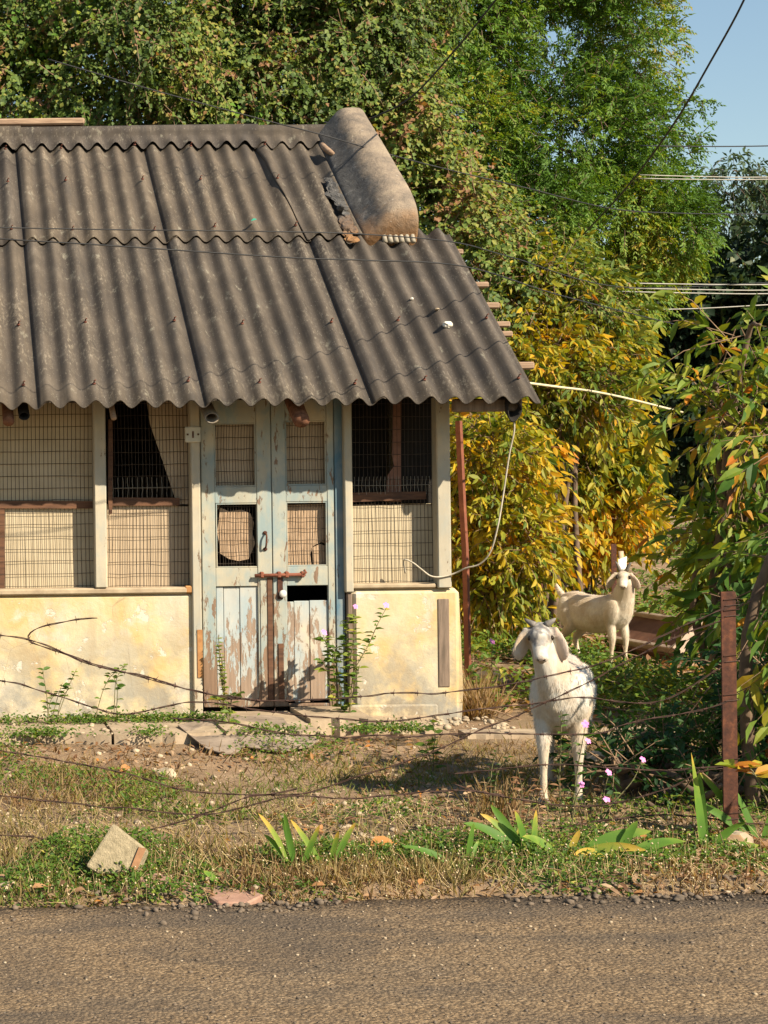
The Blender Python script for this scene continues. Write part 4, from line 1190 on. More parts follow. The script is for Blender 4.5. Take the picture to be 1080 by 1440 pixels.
def goat(loc, fwd, label, neck, skull, hdir, hup, legs, tail, belly, ears, horns, white, tan, tanamt, patch, seed, size=1.0, eye=1.0):
    """Local axes: x forward, y to the animal's left, z up."""
    rng = np.random.default_rng(seed)
    root = thing('goat', loc, label, 'goat', 'white goats watching from the yard')
    f = Vector((fwd[0], fwd[1], 0)).normalized(); lft = Vector((-f.y, f.x, 0))
    R = Matrix((f, lft, Vector((0, 0, 1)))).transposed()
    def Wd(p): return Vector(loc) + (R @ Vector(p)) * size
    m = MB()
    def tube(pts, rad, n=12): m.tube(catmull(pts, 4), np.interp(np.linspace(0, 1, (len(pts) - 1) * 4 + 1), np.linspace(0, 1, len(rad)), rad) if not hasattr(rad[0], '__len__') else
                                     [tuple(np.interp(q, np.linspace(0, 1, len(rad)), [r[j] for r in rad]) for j in (0, 1)) for q in np.linspace(0, 1, (len(pts) - 1) * 4 + 1)], n)
    # trunk: spine stations (x, z, half width, half height)
    sp = [(-.455, .575, .03, .05), (-.43, .565, .085, .105), (-.33, .545, .122, .15), (-.17, .50, .15 * belly, .175), (.0, .495, .15 * belly, .175),
          (.13, .52, .13, .165), (.22, .545, .105, .135), (.285, .56, .065, .085), (.305, .56, .03, .04)]
    tube([(x, 0, z) for x, z, w, h in sp], [(w, h) for x, z, w, h in sp], 18)
    # topline ridge and shoulders, haunches
    m.ellipsoid((.12, 0, .63), (.12, .045, .055)); m.ellipsoid((-.30, 0, .655), (.13, .07, .04))
    for sg in (1, -1):
        m.ellipsoid((.17, sg * .085, .52), (.085, .055, .135), Matrix.Rotation(.25, 3, 'Y'))
        m.ellipsoid((-.33, sg * .085, .50), (.105, .06, .15), Matrix.Rotation(-.3, 3, 'Y'))
    hoofs = []
    for (kind, sg, dx, dy) in legs:
        y = sg * .08 + dy
        if kind == 'F':
            pts = [(.165, y * .95, .50), (.165 + dx * .2, y, .40), (.185 + dx * .55, y, .285), (.178 + dx * .75, y, .17), (.178 + dx * .9, y, .075), (.195 + dx, y, .035), (.20 + dx, y, .0)]
            rad = [.062, .044, .031, .0185, .018, .023, .026]
        else:
            pts = [(-.32, y * .95, .53), (-.27 + dx * .1, y, .41), (-.335 + dx * .5, y, .31), (-.40 + dx * .7, y, .245), (-.375 + dx * .85, y, .12), (-.365 + dx, y, .05), (-.35 + dx, y, .0)]
            rad = [.082, .06, .04, .027, .0185, .022, .026]
        tube(pts, rad, 10)
        hoofs.append(pts[-1])
    # neck and head
    h, u, sd = frame(hdir, hup)
    S = Vector(skull)
    def hp(a, b, c): return S + h * (a * .90 if a > .05 else a) + u * b + sd * (c * 1.06)
    tube([(.19, 0, .54)] + neck + [tuple(hp(-.005, -.02, 0))], [(.10, .13), (.078, .105), (.062, .078), (.056, .062)], 14)
    HR = Matrix((h, sd, u)).transposed()
    m.ellipsoid(hp(.015, .0, 0), (.07, .056, .062), HR)
    m.ellipsoid(hp(.055, .022, 0), (.055, .050, .040), HR)
    for sg in (1, -1): m.ellipsoid(hp(.062, .012, sg * .036), (.032, .020, .026), HR)
    m.tube(catmull([hp(.045, -.005, 0), hp(.10, -.004, 0), hp(.155, -.014, 0), hp(.192, -.022, 0), hp(.208, -.03, 0)], 3), [(.050, .047), (.048, .046), (.046, .044), (.044, .042), (.041, .038), (.039, .035), (.037, .033), (.036, .032), (.0355, .031), (.035, .030), (.032, .027), (.026, .022), (.017, .013)], 12)
    m.tube([hp(.0, -.045, 0), hp(.07, -.05, 0), hp(.14, -.046, 0), hp(.185, -.048, 0)], [(.040, .03), (.036, .028), (.026, .022), (.018, .015)], 10)
    m.ellipsoid(hp(.196, -.020, 0), (.018, .025, .017), HR)
    # ears: flat drooping lobes
    for sg, (out, down, back) in zip((1, -1), ears):
        a = hp(.012, .022, sg * .066)
        hang = (sd * sg * out + Vector((0, 0, -down)) - h * back)
        L_ = .142; hd = hang.normalized()
        wd = (h * .45 + u * .1 + sd * sg * .75); wd = (wd - hd * wd.dot(hd)).normalized()
        nn = hd.cross(wd)
        ER = Matrix((wd, nn, hd)).transposed()
        m.tube([hp(.005, .016, sg * .03), a - hd * .004, a + hd * .03], [.02, .02, .018], 8)
        m.ellipsoid(a + hd * L_ * .55, (.043, .0135, L_ * .5), ER, 14, 9)
        m.ellipsoid(a + hd * L_ * .30, (.034, .0135, L_ * .34), ER, 12, 8)
    # tail
    tube(tail, [.03, .028, .012], 8)
    # one continuous skin
    me = bpy.data.meshes.new('tmp'); me.from_pydata(m.v, [], m.f)
    tmp = bpy.data.objects.new('tmp', me); COL.objects.link(tmp)
    rm = tmp.modifiers.new('r', 'REMESH'); rm.mode = 'VOXEL'; rm.voxel_size = .0066
    sm = tmp.modifiers.new('s', 'SMOOTH'); sm.factor = .5; sm.iterations = 7
    dg = bpy.context.evaluated_depsgraph_get(); dg.update()
    body = bpy.data.meshes.new_from_object(tmp.evaluated_get(dg))
    bpy.data.objects.remove(tmp); bpy.data.meshes.remove(me)
    nv = len(body.vertices)
    co = np.empty(nv * 3, np.float32); body.vertices.foreach_get('co', co); co = co.reshape(-1, 3).astype(float)
    nr = np.empty(nv * 3, np.float32); body.vertices.foreach_get('normal', nr); nr = nr.reshape(-1, 3).astype(float)
    # coat colours (pigment): white, tan tinge, greyer legs, dark flecks on the forehead, pinkish muzzle
    Cc = np.tile(np.array(white), (nv, 1))
    def blend(mask, col): 
        mk = np.clip(mask, 0, 1)[:, None]; Cc[:] = Cc * (1 - mk) + np.array(col) * mk
    nz = fnoise(co + seed, 9, 4)
    blend((nz - .42) * 3 * tanamt, tan)
    blend(np.clip((.42 - co[:, 2]) / .2, 0, 1) * .35 * tanamt * 2, tan)
    blend(np.clip((.16 - co[:, 2]) / .12, 0, 1) * .35, (.42, .31, .2))
    loc_h = np.stack([(co - np.array(S)) @ np.array(v) for v in (h, u, sd)], 1)
    hd_ = (loc_h[:, 0] > -.03) & (np.abs(loc_h[:, 2]) < .07)
    fl = fnoise(co + 3, 75, 2); fl2 = fnoise(co + 9, 28, 2)
    fore = hd_ & (loc_h[:, 1] > .015) & (loc_h[:, 0] < .13)
    blend(np.where(fore, .62 * patch * np.clip(.5 + (fl2 - .42) * 4, 0, 1.3), 0), (.20, .195, .19))
    blend(np.where(fore, np.clip((fl - .50) * 7, 0, .85) * patch, 0), (.14, .13, .13))
    blend(np.where(fore & (loc_h[:, 0] < .07), np.clip((fl2 - .55) * 9, 0, .9) * patch, 0), (.10, .10, .105))
    dn = np.linalg.norm((loc_h - np.array([.205, -.02, 0])) / np.array([.035, .022, .034]), axis=1)
    blend(np.clip(1.25 - dn, 0, 1) * .8, (.32, .21, .17))
    mouth = np.exp(-((loc_h[:, 1] + .044 + .25 * np.abs(loc_h[:, 2])) / .004) ** 2) * (loc_h[:, 0] > .12) * (loc_h[:, 0] < .24)
    blend(mouth * .85, (.12, .07, .06))
    for sg in (1, -1):
        de = np.linalg.norm((loc_h - np.array([.066, .02, sg * .052])) / np.array([.035, .022, .03]), axis=1)
        blend(np.clip(1.35 - de, 0, 1) * (.9 if patch > .5 else .85), (.13, .10, .08))
        earm = (np.abs(loc_h[:, 2]) > .068) & (loc_h[:, 2] * sg > 0) & (co[:, 2] > S.z - .2)
        blend(np.where(earm, .6 if sg == 1 else .25, 0), (.46, .32, .25))
    rgba = np.concatenate([Cc, np.ones((nv, 1))], 1).astype(np.float32)
    # to world
    Rn = np.array(R)
    wl = (co @ Rn.T) * size
    body.vertices.foreach_set('co', wl.astype(np.float32).ravel())
    ca = body.attributes.new('coat', 'FLOAT_COLOR', 'POINT'); ca.data.foreach_set('color', rgba.ravel())
    body.polygons.foreach_set('use_smooth', np.ones(len(body.polygons), bool)); body.update()
    body.materials.clear(); body.materials.append(M['coat']); body.name = 'body'
    bo = bpy.data.objects.new('body', body); COL.objects.link(bo); bo.parent = root
    # short fur
    nf = 26000
    ix = rng.integers(0, nv, nf)
    hair = co[ix]
    face = (np.abs((hair - np.array(S)) @ np.array(sd)) < .12) & (hair[:, 2] > S.z - .22) & (hair[:, 0] > S.x - .08)
    ln = np.where(face, .007, np.where(hair[:, 2] < .28, .008, .023)) * (.6 + .8 * rng.random(nf))
    flow = np.tile(np.array([[-.5, 0, -.75]]), (nf, 1)) + rng.normal(size=(nf, 3)) * .22
    flow -= nr[ix] * (flow * nr[ix]).sum(1, keepdims=True)
    dr = nrm(nrm(flow) * .9 + nr[ix] * .35)
    sdv = nrm(np.cross(dr, nr[ix]))
    p0 = hair - nr[ix] * .001
    Vh = np.stack([p0 + sdv * .0009, p0 - sdv * .0009, p0 + dr * ln[:, None]], 1).reshape(-1, 3)
    Vw = (Vh @ Rn.T) * size + np.array(loc)
    fo = mesh_np('fur', Vw, [np.arange(nf * 3).reshape(-1, 3)], M['coat'], root, kind='stuff')
    hc = fo.data.attributes.new('coat', 'FLOAT_COLOR', 'POINT')
    jit = np.repeat(.78 + .42 * rng.random((nf, 1)), 3, 0)
    hcol = np.repeat(rgba[ix], 3, 0); hcol[:, :3] = np.clip(hcol[:, :3] * jit, 0, .85)
    hc.data.foreach_set('color', hcol.astype(np.float32).ravel())
    # eyes, nostrils, horns, hooves
    for sg in (1, -1):
        e = MB(); e.ellipsoid(hp(.072, .020, sg * .0475), tuple(q * eye for q in (.0135, .0105, .0125)), HR, 12, 8)
        e.v = [tuple(Wd(q)) for q in e.v]; e.build('eye', M['eye'], root)
        e = MB(); q0 = hp(.0, .05, sg * .024); pts = [q0]
        out, up_, back, ln_ = horns
        for i in range(1, 6):
            t = i / 5; pts.append(q0 + (sd * sg * out * t + u * up_ * t * (1.1 - .35 * t) - h * back * t * t) * ln_)
        e.tube(pts, [.017, .016, .0145, .012, .009, .003], 9)
        e.v = [tuple(Wd(q)) for q in e.v]; e.build('horn', M['horn'], root)
        e = MB(); e.ellipsoid(hp(.2105, -.0165, sg * .0125), (.006, .0075, .0045), HR @ Matrix.Rotation(sg * .5, 3, 'X'), 8, 6)
        e.v = [tuple(Wd(q)) for q in e.v]; e.build('nostril', M['eye'], root)
    for (hx, hy, hz) in hoofs:
        e = MB()
        for sg in (1, -1): e.tube([(hx + .004, hy + sg * .013, .034), (hx + .016, hy + sg * .0145, .0)], [(.0165, .022), (.018, .028)], 8)
        e.v = [tuple(Wd(q)) for q in e.v]; e.build('hoof', M['hoof'], root)
    return root

def ground_at(px, py, y):
    p = P(px, py, y); return Vector((p.x, p.y, H1(p.x, p.y)))

g1 = ground_at(792, 1132, 8.62)
goat(g1, (-.37, -.93), 'front white goat with grey flecked forehead standing close behind the barbed wire', 
     [(.26, -.03, .66), (.29, -.06, .755)], (.305, -.080, .845), (.84, .05, -.53), (.55, 0, .83),
     [('F', 1, .0, .0), ('F', -1, .03, .0), ('H', 1, .02, .0), ('H', -1, .0, .0)],
     [(-.44, 0, .63), (-.48, 0, .60), (-.50, 0, .53)], 1.0, [(.26, 1.0, .0), (.26, 1.0, .0)], (.95, .45, .6, .048),
     (.56, .54, .485), (.48, .36, .22), .75, 1.0, 5, 1.0)
g2 = ground_at(848, 943, 14.4)
goat(g2, (.50, -.87), 'back cream goat with upright thin horns standing beside the brown tray',
     [(.25, -.01, .69), (.285, -.03, .79)], (.29, -.07, .86), (.58, -.70, -.40), (.3, -.3, .9),
     [('F', 1, .01, .0), ('F', -1, -.02, .0), ('H', 1, .03, .0), ('H', -1, -.05, .0)],
     [(-.44, 0, .64), (-.49, 0, .69), (-.53, .0, .755)], 1.0, [(.45, .9, .0), (.45, .9, .0)], (.35, 1.0, .1, .12),
     (.60, .53, .42), (.44, .31, .17), .5, .25, 9, .90, 1.5)
# ------------------------------------------------------------------ fence posts, barbed wire, cables
def iron_post(px, ytop, ybot, y, w, label, mat, lean=0.0, cat='post'):
    a = P(px, ybot, y); g = H1(a.x, y); t = P(px, ytop, y).z
    m = MB(); hw = w / 2
    # angle iron: two flanges
    m.box(a.x - hw, a.x + hw, y - .004, y + .004, g - .3, t, .0015)
    m.box(a.x + hw - .008, a.x + hw, y + .0045, y + w * .8, g - .3, t, .0015)
    if lean:
        m.v = [(p[0] + lean * (p[2] - g), p[1], p[2]) for p in m.v]
    return m.build('fence_post', mat, None, origin=(a.x, y, g), label=label, cat=cat, group='iron posts of the wire fence')
YF = 7.70
iron_post(1028, 832, 1190, YF, .066, 'rusty iron post at the roadside carrying the barbed wire', M['rust'])
iron_post(-330, 840, 1195, YF, .066, 'rusty iron post carrying the left ends of the barbed wire', M['rust'])
iron_post(1460, 825, 1185, YF, .066, 'rusty iron post of the roadside fence beyond the right shrubs', M['rust'])
iron_post(760.5, 752, 876, 18.8, .055, 'thin dark iron post under the orange shrub, left of the back goat', M['rust'])
iron_post(864, 765, 850, 19.2, .06, 'dark iron post just behind the back goat', M['rust'])
m = MB(); a = P(873, 850, 19.6); m.tube([(a.x, a.y, H1(a.x, a.y) - .2), P(873, 775, 19.6)], .032, 8); m.build('stake', M['stone'], None, label='pale round stake behind the head of the back goat', cat='stake')
m = MB(); a = g2 + Vector((.50, -.87, 0)) * .24 + Vector((-.012, .03, .875)); w = .034
m.add([a + Vector((-w, 0, -.05)), a + Vector((w * .9, .01, -.05)), a + Vector((w * 1.1, .015, .055)), a + Vector((-w * 1.1, .0, .03)), a + Vector((-w, .012, -.05)), a + Vector((w * .9, .022, -.05)), a + Vector((w * 1.1, .027, .055)), a + Vector((-w * 1.1, .012, .03))],
      [(0, 1, 2, 3), (7, 6, 5, 4), (0, 4, 5, 1), (1, 5, 6, 2), (2, 6, 7, 3), (3, 7, 4, 0)])
M['paper'] = simple('white_card', (.72, .70, .64), (.8, .78, .72), 10, .7, 0)
m.build('paper_scrap', M['paper'], None, label='white paper scrap caught between the horns of the back goat', cat='paper')
m = MB(); m.tube(catmull([P(645, 592, 12.6), P(651, 720, 12.6), P(655, 800, 12.6), (P(658, 880, 12.6).x, 12.6, H1(3.7, 12.6) - .2)], 4), .026, 4, True, False)
m.build('iron_pole', M['rustred'], None, label='leaning red rusted iron pole behind the right corner of the house', cat='pole')

post = next(o for o in bpy.data.objects if o.get('label') == 'rusty iron post at the roadside carrying the barbed wire')
for z_px in (851, 866, 930, 985, 1076, 1152):
    c0 = P(1028, z_px, YF); m = MB(); pts = []
    for i in range(34):
        an = i * .38; pts.append(Vector((c0.x + .041 * max(-.88, min(.88, math.cos(an) * 1.25)), YF + .024 + .034 * max(-.9, min(.9, math.sin(an) * 1.25)), c0.z + .0016 * i - .02)))
    pts.append(pts[-1] + Vector((.05, -.03, .03))); m.tube(pts, .0022, 4, False, False)
    m.build('wire_tie', M['wire'], post)
def barbed(pts_px, label, ys=YF, left_end=None, right_end=None):
    r = random.Random(len(label) * 7 + int(pts_px[0][1]))
    pts = [P(q[0], q[1], (q[2] if len(q) > 2 else ys)) for q in pts_px]
    c = catmull(pts, 10)
    # resample
    out, acc = [c[0]], 0
    step = .018
    for i in range(1, len(c)):
        seg = c[i] - out[-1]
        while seg.length >= step:
            out.append(out[-1] + seg.normalized() * step); seg = c[i] - out[-1]
    c = out
    ph = fnoise(np.array([[i * .05, len(label), pts_px[0][1]] for i in range(len(c))]), 1.3, 3) - .5
    ph2 = fnoise(np.array([[i * .05, 50 + len(label), pts_px[0][1]] for i in range(len(c))]), 1.3, 3) - .5
    c = [p + Vector((0, ph2[i] * .03, ph[i] * .035)) for i, p in enumerate(c)]
    m = MB()
    for k in (0, 1):
        tw = []
        for i, p in enumerate(c):
            t = (c[min(i + 1, len(c) - 1)] - c[max(i - 1, 0)]).normalized()
            e1 = t.orthogonal().normalized(); e1 = Vector((0, 1, 0)) - t * t.y; e1.normalize(); e2 = t.cross(e1)
            an = i * .42 + k * math.pi
            tw.append(p + (e1 * math.cos(an) + e2 * math.sin(an)) * .0023)
        m.tube(tw, .0019, 4, False, False)
    i = r.randint(2, 6)
    while i < len(c) - 2:
        p = c[i]; t = (c[i + 1] - c[i - 1]).normalized()
        e1 = Vector((0, 1, 0)) - t * t.y; e1.normalize(); e2 = t.cross(e1)
        for q in range(4):
            an = q * 1.57 + r.uniform(-.4, .4)
            d = (e1 * math.cos(an) + e2 * math.sin(an) + t * r.uniform(-.5, .5)).normalized()
            s_ = p + t * ((q % 2) * .008 - .004)
            m.tube([s_, s_ + d * r.uniform(.013, .02)], [.002, .0007], 3, False, False)
        m.tube([p - t * .008, p + t * .008], .0048, 5, True, False)
        i += r.randint(5, 8)
    return m.build('barbed_wire', M['wire'], None, label=label, cat='barbed wire', group='barbed wire strands of the roadside fence')
LP, RP = -330, 1028
barbed([(LP, 868), (-100, 884), (0, 893), (50, 903), (140, 935), (280, 972), (380, 985), (510, 979), (563, 974), (649, 969), (722, 959), (758, 954), (819, 940), (880, 918), (952, 882), (RP, 851)], 'topmost full barbed wire strand crossing the neck of the front goat')
barbed([(137, 869), (100, 872), (62, 878), (42, 888), (42, 900), (70, 911), (140, 938), (200, 952), (280, 975), (380, 988)], 'loose barbed wire end bent back over the cream wall')
barbed([(LP, 930), (-120, 950), (0, 958), (60, 975), (130, 995), (180, 1002), (270, 985), (361, 996), (415, 1006), (454, 1010), (560, 1013), (680, 999), (741, 991), (791, 984), (835, 982), (930, 984), (RP, 930)], 'second barbed wire strand passing the chest of the front goat')
barbed([(240, 1006), (295, 1013), (353, 1023), (443, 1035), (532, 1037), (680, 1031), (758, 1031), (843, 1030), (880, 1017), (976, 1000), (RP, 985)], 'barbed wire strand along the front edge of the cement walkway')
barbed([(LP, 1010), (-100, 1035), (0, 1053), (81, 1068), (178, 1088), (259, 1111), (322, 1119), (396, 1120), (451, 1109), (507, 1090), (555, 1077), (607, 1057), (662, 1033), (696, 1020), (749, 998), (797, 976), (830, 959), (880, 932), (955, 893), (RP, 866)], 'barbed wire strand sagging low in the middle and rising across the goat')
barbed([(LP, 1105), (-100, 1112), (0, 1120), (74, 1127), (185, 1138), (278, 1144), (333, 1136), (400, 1121), (481, 1125), (547, 1120), (636, 1112), (710, 1120)], 'low barbed wire strand ending in the weeds near the lilies')
barbed([(LP, 1190), (-100, 1195), (0, 1198), (111, 1188), (137, 1183), (185, 1172), (259, 1155), (333, 1128), (420, 1110)], 'lowest barbed wire strand rising past the block of stone')
barbed([(LP, 1165), (0, 1174), (74, 1181), (133, 1183), (220, 1201), (300, 1214), (420, 1190)], 'barbed wire strand lying on the ground behind the block of stone')
barbed([(640, 1086), (702, 1082), (763, 1077), (835, 1080), (930, 1082), (RP, 1076), (1120, 1080), (1460, 1075)], 'barbed wire strand crossing the lower legs of the front goat')
barbed([(640, 1105), (690, 1119), (772, 1130), (865, 1131), (940, 1111), (985, 1085), (RP, 1078)], 'barbed wire strand through the pink flowers below the front goat')
barbed([(780, 1165), (865, 1152), (940, 1146), (1017, 1152), (1080, 1157), (1460, 1160)], 'lowest barbed wire strand at the rusty post among strap leaves')

def cable(pts, r, mat, label, cat='cable', name='overhead_cable', per=8, group=None, n=5):
    m = MB(); m.tube(catmull([P(*q) for q in pts], per), r, n)
    return m.build(name, mat, None, label=label, cat=cat, group=group)
cable([(1085, -95, 12), (1046, 0, 12), (1000, 85, 12.6), (945, 178, 13.5), (880, 265, 15), (820, 330, 17)], .008, M['darkcable'], 'black cable slanting down from the upper right corner into the neem tree')
cable([(760, -80, 12), (697, 0, 12.2), (640, 70, 12.8), (580, 135, 13.4), (530, 163, 13.8), (490, 175, 13.95), (455, 172, 14.0)], .0075, M['darkcable'], 'black cable curving from the top edge down to the cement parapet')
cable([(-60, 317, 9.8), (0, 320, 9.8), (160, 323, 9.9), (400, 326, 10), (520, 330, 10.2), (640, 341, 10.6), (720, 362, 11.5), (880, 404, 14), (1085, 397, 18)], .0038, M['darkcable'], 'upper thin dark wire crossing the middle of the roof')
cable([(-60, 330, 9.6), (0, 336, 9.6), (148, 345, 9.6), (400, 362, 9.7), (510, 366, 9.8), (654, 375, 10), (790, 416, 11), (960, 459, 13)], .0042, M['darkcable'], 'lower thin dark wire crossing the middle of the roof')
cable([(67, 83, 13.0), (220, 128, 13), (380, 171, 13), (447, 188, 13), (547, 217, 13.2), (632, 239, 13.5), (743, 265, 14), (858, 293, 15), (960, 300, 16), (1090, 301, 18)], .005, M['darkcable'], 'thin wire drooping from upper left behind the ridge across the neem tree')
GP = 'pale power lines at the right edge'
for (a, b_, yy, lab) in ((205, 205, 22, 'single power line against the open sky'), (246, 249, 22, 'upper line of the close pair below the distant tree top'), (251, 252, 22.4, 'lower line of the close pair below the distant tree top'),
                        (398, 400, 20, 'topmost power line of the bunch before the dark tree'), (405, 408, 20, 'second power line of the bunch before the dark tree'), (410, 413, 20.3, 'third power line of the bunch before the dark tree')):
    x0 = 900 if a < 300 else 870
    cable([(x0, a, yy), (990, (a + b_) / 2 + 1, yy), (1090, b_, yy), (1300, b_ - 6, yy)], .007 if a != 205 else .008, M['palecable'] if a != 205 else M['darkcable'], lab, group=GP, per=4)
cable([(880, 436, 19), (980, 434, 19), (1090, 428, 19)], .006, M['palecable'], 'lowest thin power line in the dark gap', group=GP, per=4)
cable([(722, 588, 10.75), (723, 606, 10.76), (716, 640, 10.8), (707, 700, 10.85), (700, 740, 10.85), (690, 775, 10.9), (675, 793, 10.95), (655, 799, 11.0), (640, 806, 11.05), (622, 811, 11.06), (606, 810, 11.05), (592, 800, 11.05), (580, 791, 11.06), (568, 788, 11.09), (570, 806, 11.12)], .0055, M['cord'], 'loose white cord dangling from the roof corner to the window', 'cord', 'loose_cord', 6)
cable([(737, 538, 11.2), (790, 545, 11.8), (830, 550, 12.4), (880, 560, 13), (960, 580, 14)], .009, M['rope'], 'pale rope stretched from the roof edge towards the green shrub', 'rope', 'rope', 6)

# ------------------------------------------------------------------ brown tray, boards and stones in the yard
p0 = ground_at(905, 945, 15.0)
tr = thing('wooden_tray', p0, 'tilted brown wooden tray with pale rims lying behind the back goat', 'tray')
ex = (P(958, 922, 14.4) - P(862, 880, 15.4)); ex.z = -.02; exl = 1.02; ex.normalize()
ey = Vector((-ex.y, ex.x, 0)).normalized(); ez = Vector((0, 0, 1))
ey2 = (ey * .72 + ez * .62).normalized(); ez2 = ex.cross(ey2); ez2 = ez2 if ez2.z > 0 else -ez2
org = P(952, 925, 14.5); org.z = max(org.z, H1(org.x, org.y) + .12)
def slab_box(name, a0, a1, b0, b1, c0, c1, mat):
    m = MB(); m.box(a0, a1, b0, b1, c0, c1, .006)
    m.v = [tuple(org - ex * p[0] + ey2 * p[1] + ez2 * p[2]) for p in m.v]
    if (ex * -1).cross(ey2).dot(ez2) < 0: m.f = [f[::-1] for f in m.f]
    return m.build(name, mat, tr)
slab_box('tray_board', 0, 1.0, 0, .30, -.02, 0, M['trough'])
slab_box('rim', 0, 1.0, -.035, -.001, -.05, .05, M['troughrim']); slab_box('rim', 0, 1.0, .301, .33, -.04, .045, M['troughrim'])
slab_box('rim', -.04, -.001, -.035, .33, -.045, .06, M['troughrim'])
slab_box('side_panel', .0, 1.0, -.06, -.0355, -.24, -.01, M['trough'])
rock('stone', p0 + Vector((.72, -.35, .1)), .16, M['stone'], 31, label='grey boulder beside the right end of the brown tray', cat='stone')

bk = ground_at(166, 1222, 7.05)
m = MB()
o2 = P(120, 1222, 7.08); 
poly = [(120, 1216), (162, 1160), (206, 1192), (190, 1222), (140, 1226)]
fr = [P(a, c - 0, 7.02) for a, c in poly]; 
lean = .55
vf = [Vector((p.x, 7.04 + (p.z - fr[3].z) * lean, p.z - .012)) for p in fr]
vb = [v + Vector((.03, .075, -.035)) for v in vf]
n = len(vf)
m.add(vf + vb, [tuple(range(n)), tuple(range(2 * n - 1, n - 1, -1))] + [(i, i + n, (i + 1) % n + n, (i + 1) % n) for i in range(n)])
blk = m.build('stone_block', M['brickstone'], None, label='rough four sided stone block leaning up at the road edge', cat='stone block')
bv = blk.modifiers.new('b', 'BEVEL'); bv.width = .012; bv.segments = 2
m = MB(); q = [P(207, 1193, 7.03), P(191, 1223, 7.03), P(182, 1221, 7.03), P(197, 1191, 7.03)]
m.add([Vector((p.x, 7.027 + (p.z - fr[3].z) * lean, p.z - .010)) for p in q] + [Vector((p.x, 7.06 + (p.z - fr[3].z) * lean, p.z - .014)) for p in q], [(0, 3, 2, 1), (0, 1, 5, 4), (4, 5, 6, 7), (1, 2, 6, 5), (0, 4, 7, 3), (2, 3, 7, 6)])
m.build('orange_edge', M['orange_edge'], blk)
rr = random.Random(8)
def flat_piece(pts, y, th, mat, label, name='brick_piece', cat='brick', tilt=.0, group=None):
    m = MB(); c = [P(a, b_, y) for a, b_ in pts]
    gz = H1(sum(p.x for p in c) / len(c), y)
    zc = sum(p.z for p in c) / len(c)
    top = [Vector((p.x, y + (p.z - zc) * 3.2, gz + th * .42 + (p.z - zc) * .5 + tilt * (p.x - c[0].x))) for p in c]
    top = [v + Vector((rr.uniform(-.008, .008), rr.uniform(-.01, .01), rr.uniform(-.008, .008))) for v in top]
    ar = sum(top[i].x * top[(i + 1) % len(top)].y - top[(i + 1) % len(top)].x * top[i].y for i in range(len(top)))
    if ar < 0: top.reverse()
    N = len(top); bot = [v - Vector((0, 0, th)) for v in top]
    m.add(top + bot, [tuple(range(N)), tuple(range(2 * N - 1, N - 1, -1))] + [(i, i + N, (i + 1) % N + N, (i + 1) % N) for i in range(N)])
    o = m.build(name, mat, None, label=label, cat=cat, group=group)
    b_ = o.modifiers.new('b', 'BEVEL'); b_.width = .006; b_.segments = 1
    return o
GB = 'broken brick pieces at the road edge'
flat_piece([(196, 1208), (225, 1206), (272, 1222), (262, 1229), (200, 1220)], 7.0, .05, M['brickpink'], 'flat pinkish brick piece lying just right of the leaning block', group=GB)
flat_piece([(298, 1215), (340, 1212), (356, 1217), (330, 1224), (300, 1222)], 7.05, .04, M['brickpink'], 'small brick piece half buried behind the roadside gravel', group=GB)
flat_piece([(292, 1262), (310, 1250), (360, 1253), (368, 1260), (340, 1268), (300, 1268)], 6.83, .05, M['brickpink'], 'wedge shaped pink brick piece touching the asphalt', group=GB)
sheet_pts = [(250, 1020), (276, 1013), (300, 1010), (318, 1003), (345, 1008), (372, 1004), (398, 1010), (404, 1018), (428, 1026), (447, 1041), (436, 1049), (412, 1053), (396, 1058), (372, 1052), (345, 1049), (330, 1058), (312, 1059), (290, 1052), (276, 1040), (262, 1030)]
def on_plane(px, py, z0, y0, sl):
    a, b = P(px, py, 1.0), P(px, py, 2.0); d = b - a; e = a - d          # camera ray e + d * y
    y = (z0 - sl * y0 - e.z) / (d.z - sl); return e + d * y
m = MB()
def lie(a, b_):
    q = on_plane(a, b_, BASE - .010, 10.2, 0.0)
    if q.y < 10.2: q = on_plane(a, b_, BASE - .010, 10.2, .22)
    return q + Vector((0, 0, .004 * math.sin(a * .13)))
top = [lie(a, b_) for a, b_ in sheet_pts][::-1]
N = len(top); m.add(top + [v - Vector((0, 0, .007)) for v in top], [tuple(range(N)), tuple(range(2 * N - 1, N - 1, -1))] + [(i, i + N, (i + 1) % N + N, (i + 1) % N) for i in range(N)])
m.build('broken_sheet', M['asbestos'], None, label='large broken grey sheet lying flat on the walkway before the door', cat='sheet')
rr = random.Random(8)
stones = [(688, 908, 13.2, .17, 'large pale flat stone just right of the house corner'), (700, 1000, 10.6, .06, 'whitish stone on the ground left of the front goat'), (708, 993, 10.8, .045, 'small pale stone above the whitish one'), (668, 1000, 10.5, .04, 'grey stone in front of the right wall corner'),
          (740, 868, 17.5, .09, 'round white stone under the left thin fence post'), (722, 872, 17, .06, 'small white stone among dead leaves under the shrub'), (866, 968, 13.0, .09, 'slanting pale stone chip below the back goat'), (1035, 1196, 7.58, .07, 'tan stone at the foot of the rusty iron post'),
          (232, 1078, 9.3, .07, 'flat grey stone in dry weeds under the walkway edge'), (10, 1232, 6.95, .045, 'brown stone at the road edge furthest from the goats'), (640, 1200, 7.2, .02, 'tiny stone in the weeds below the small lily'), (855, 1040, 9.5, .12, 'rounded tan stone behind the pink flowers'),
          (560, 1002, 10.45, .05, 'stone in the rubble before the right low wall')]
for i, (a, b_, yy, r_, lab) in enumerate(stones):
    q = ground_at(a, b_, yy); rock('stone', q + Vector((0, 0, r_ * .25)), r_, M['stone'] if i % 3 else M['lime'] if i in (3,) else M['stone'], 60 + i, label=lab, cat='stone', group='stones lying about the yard')

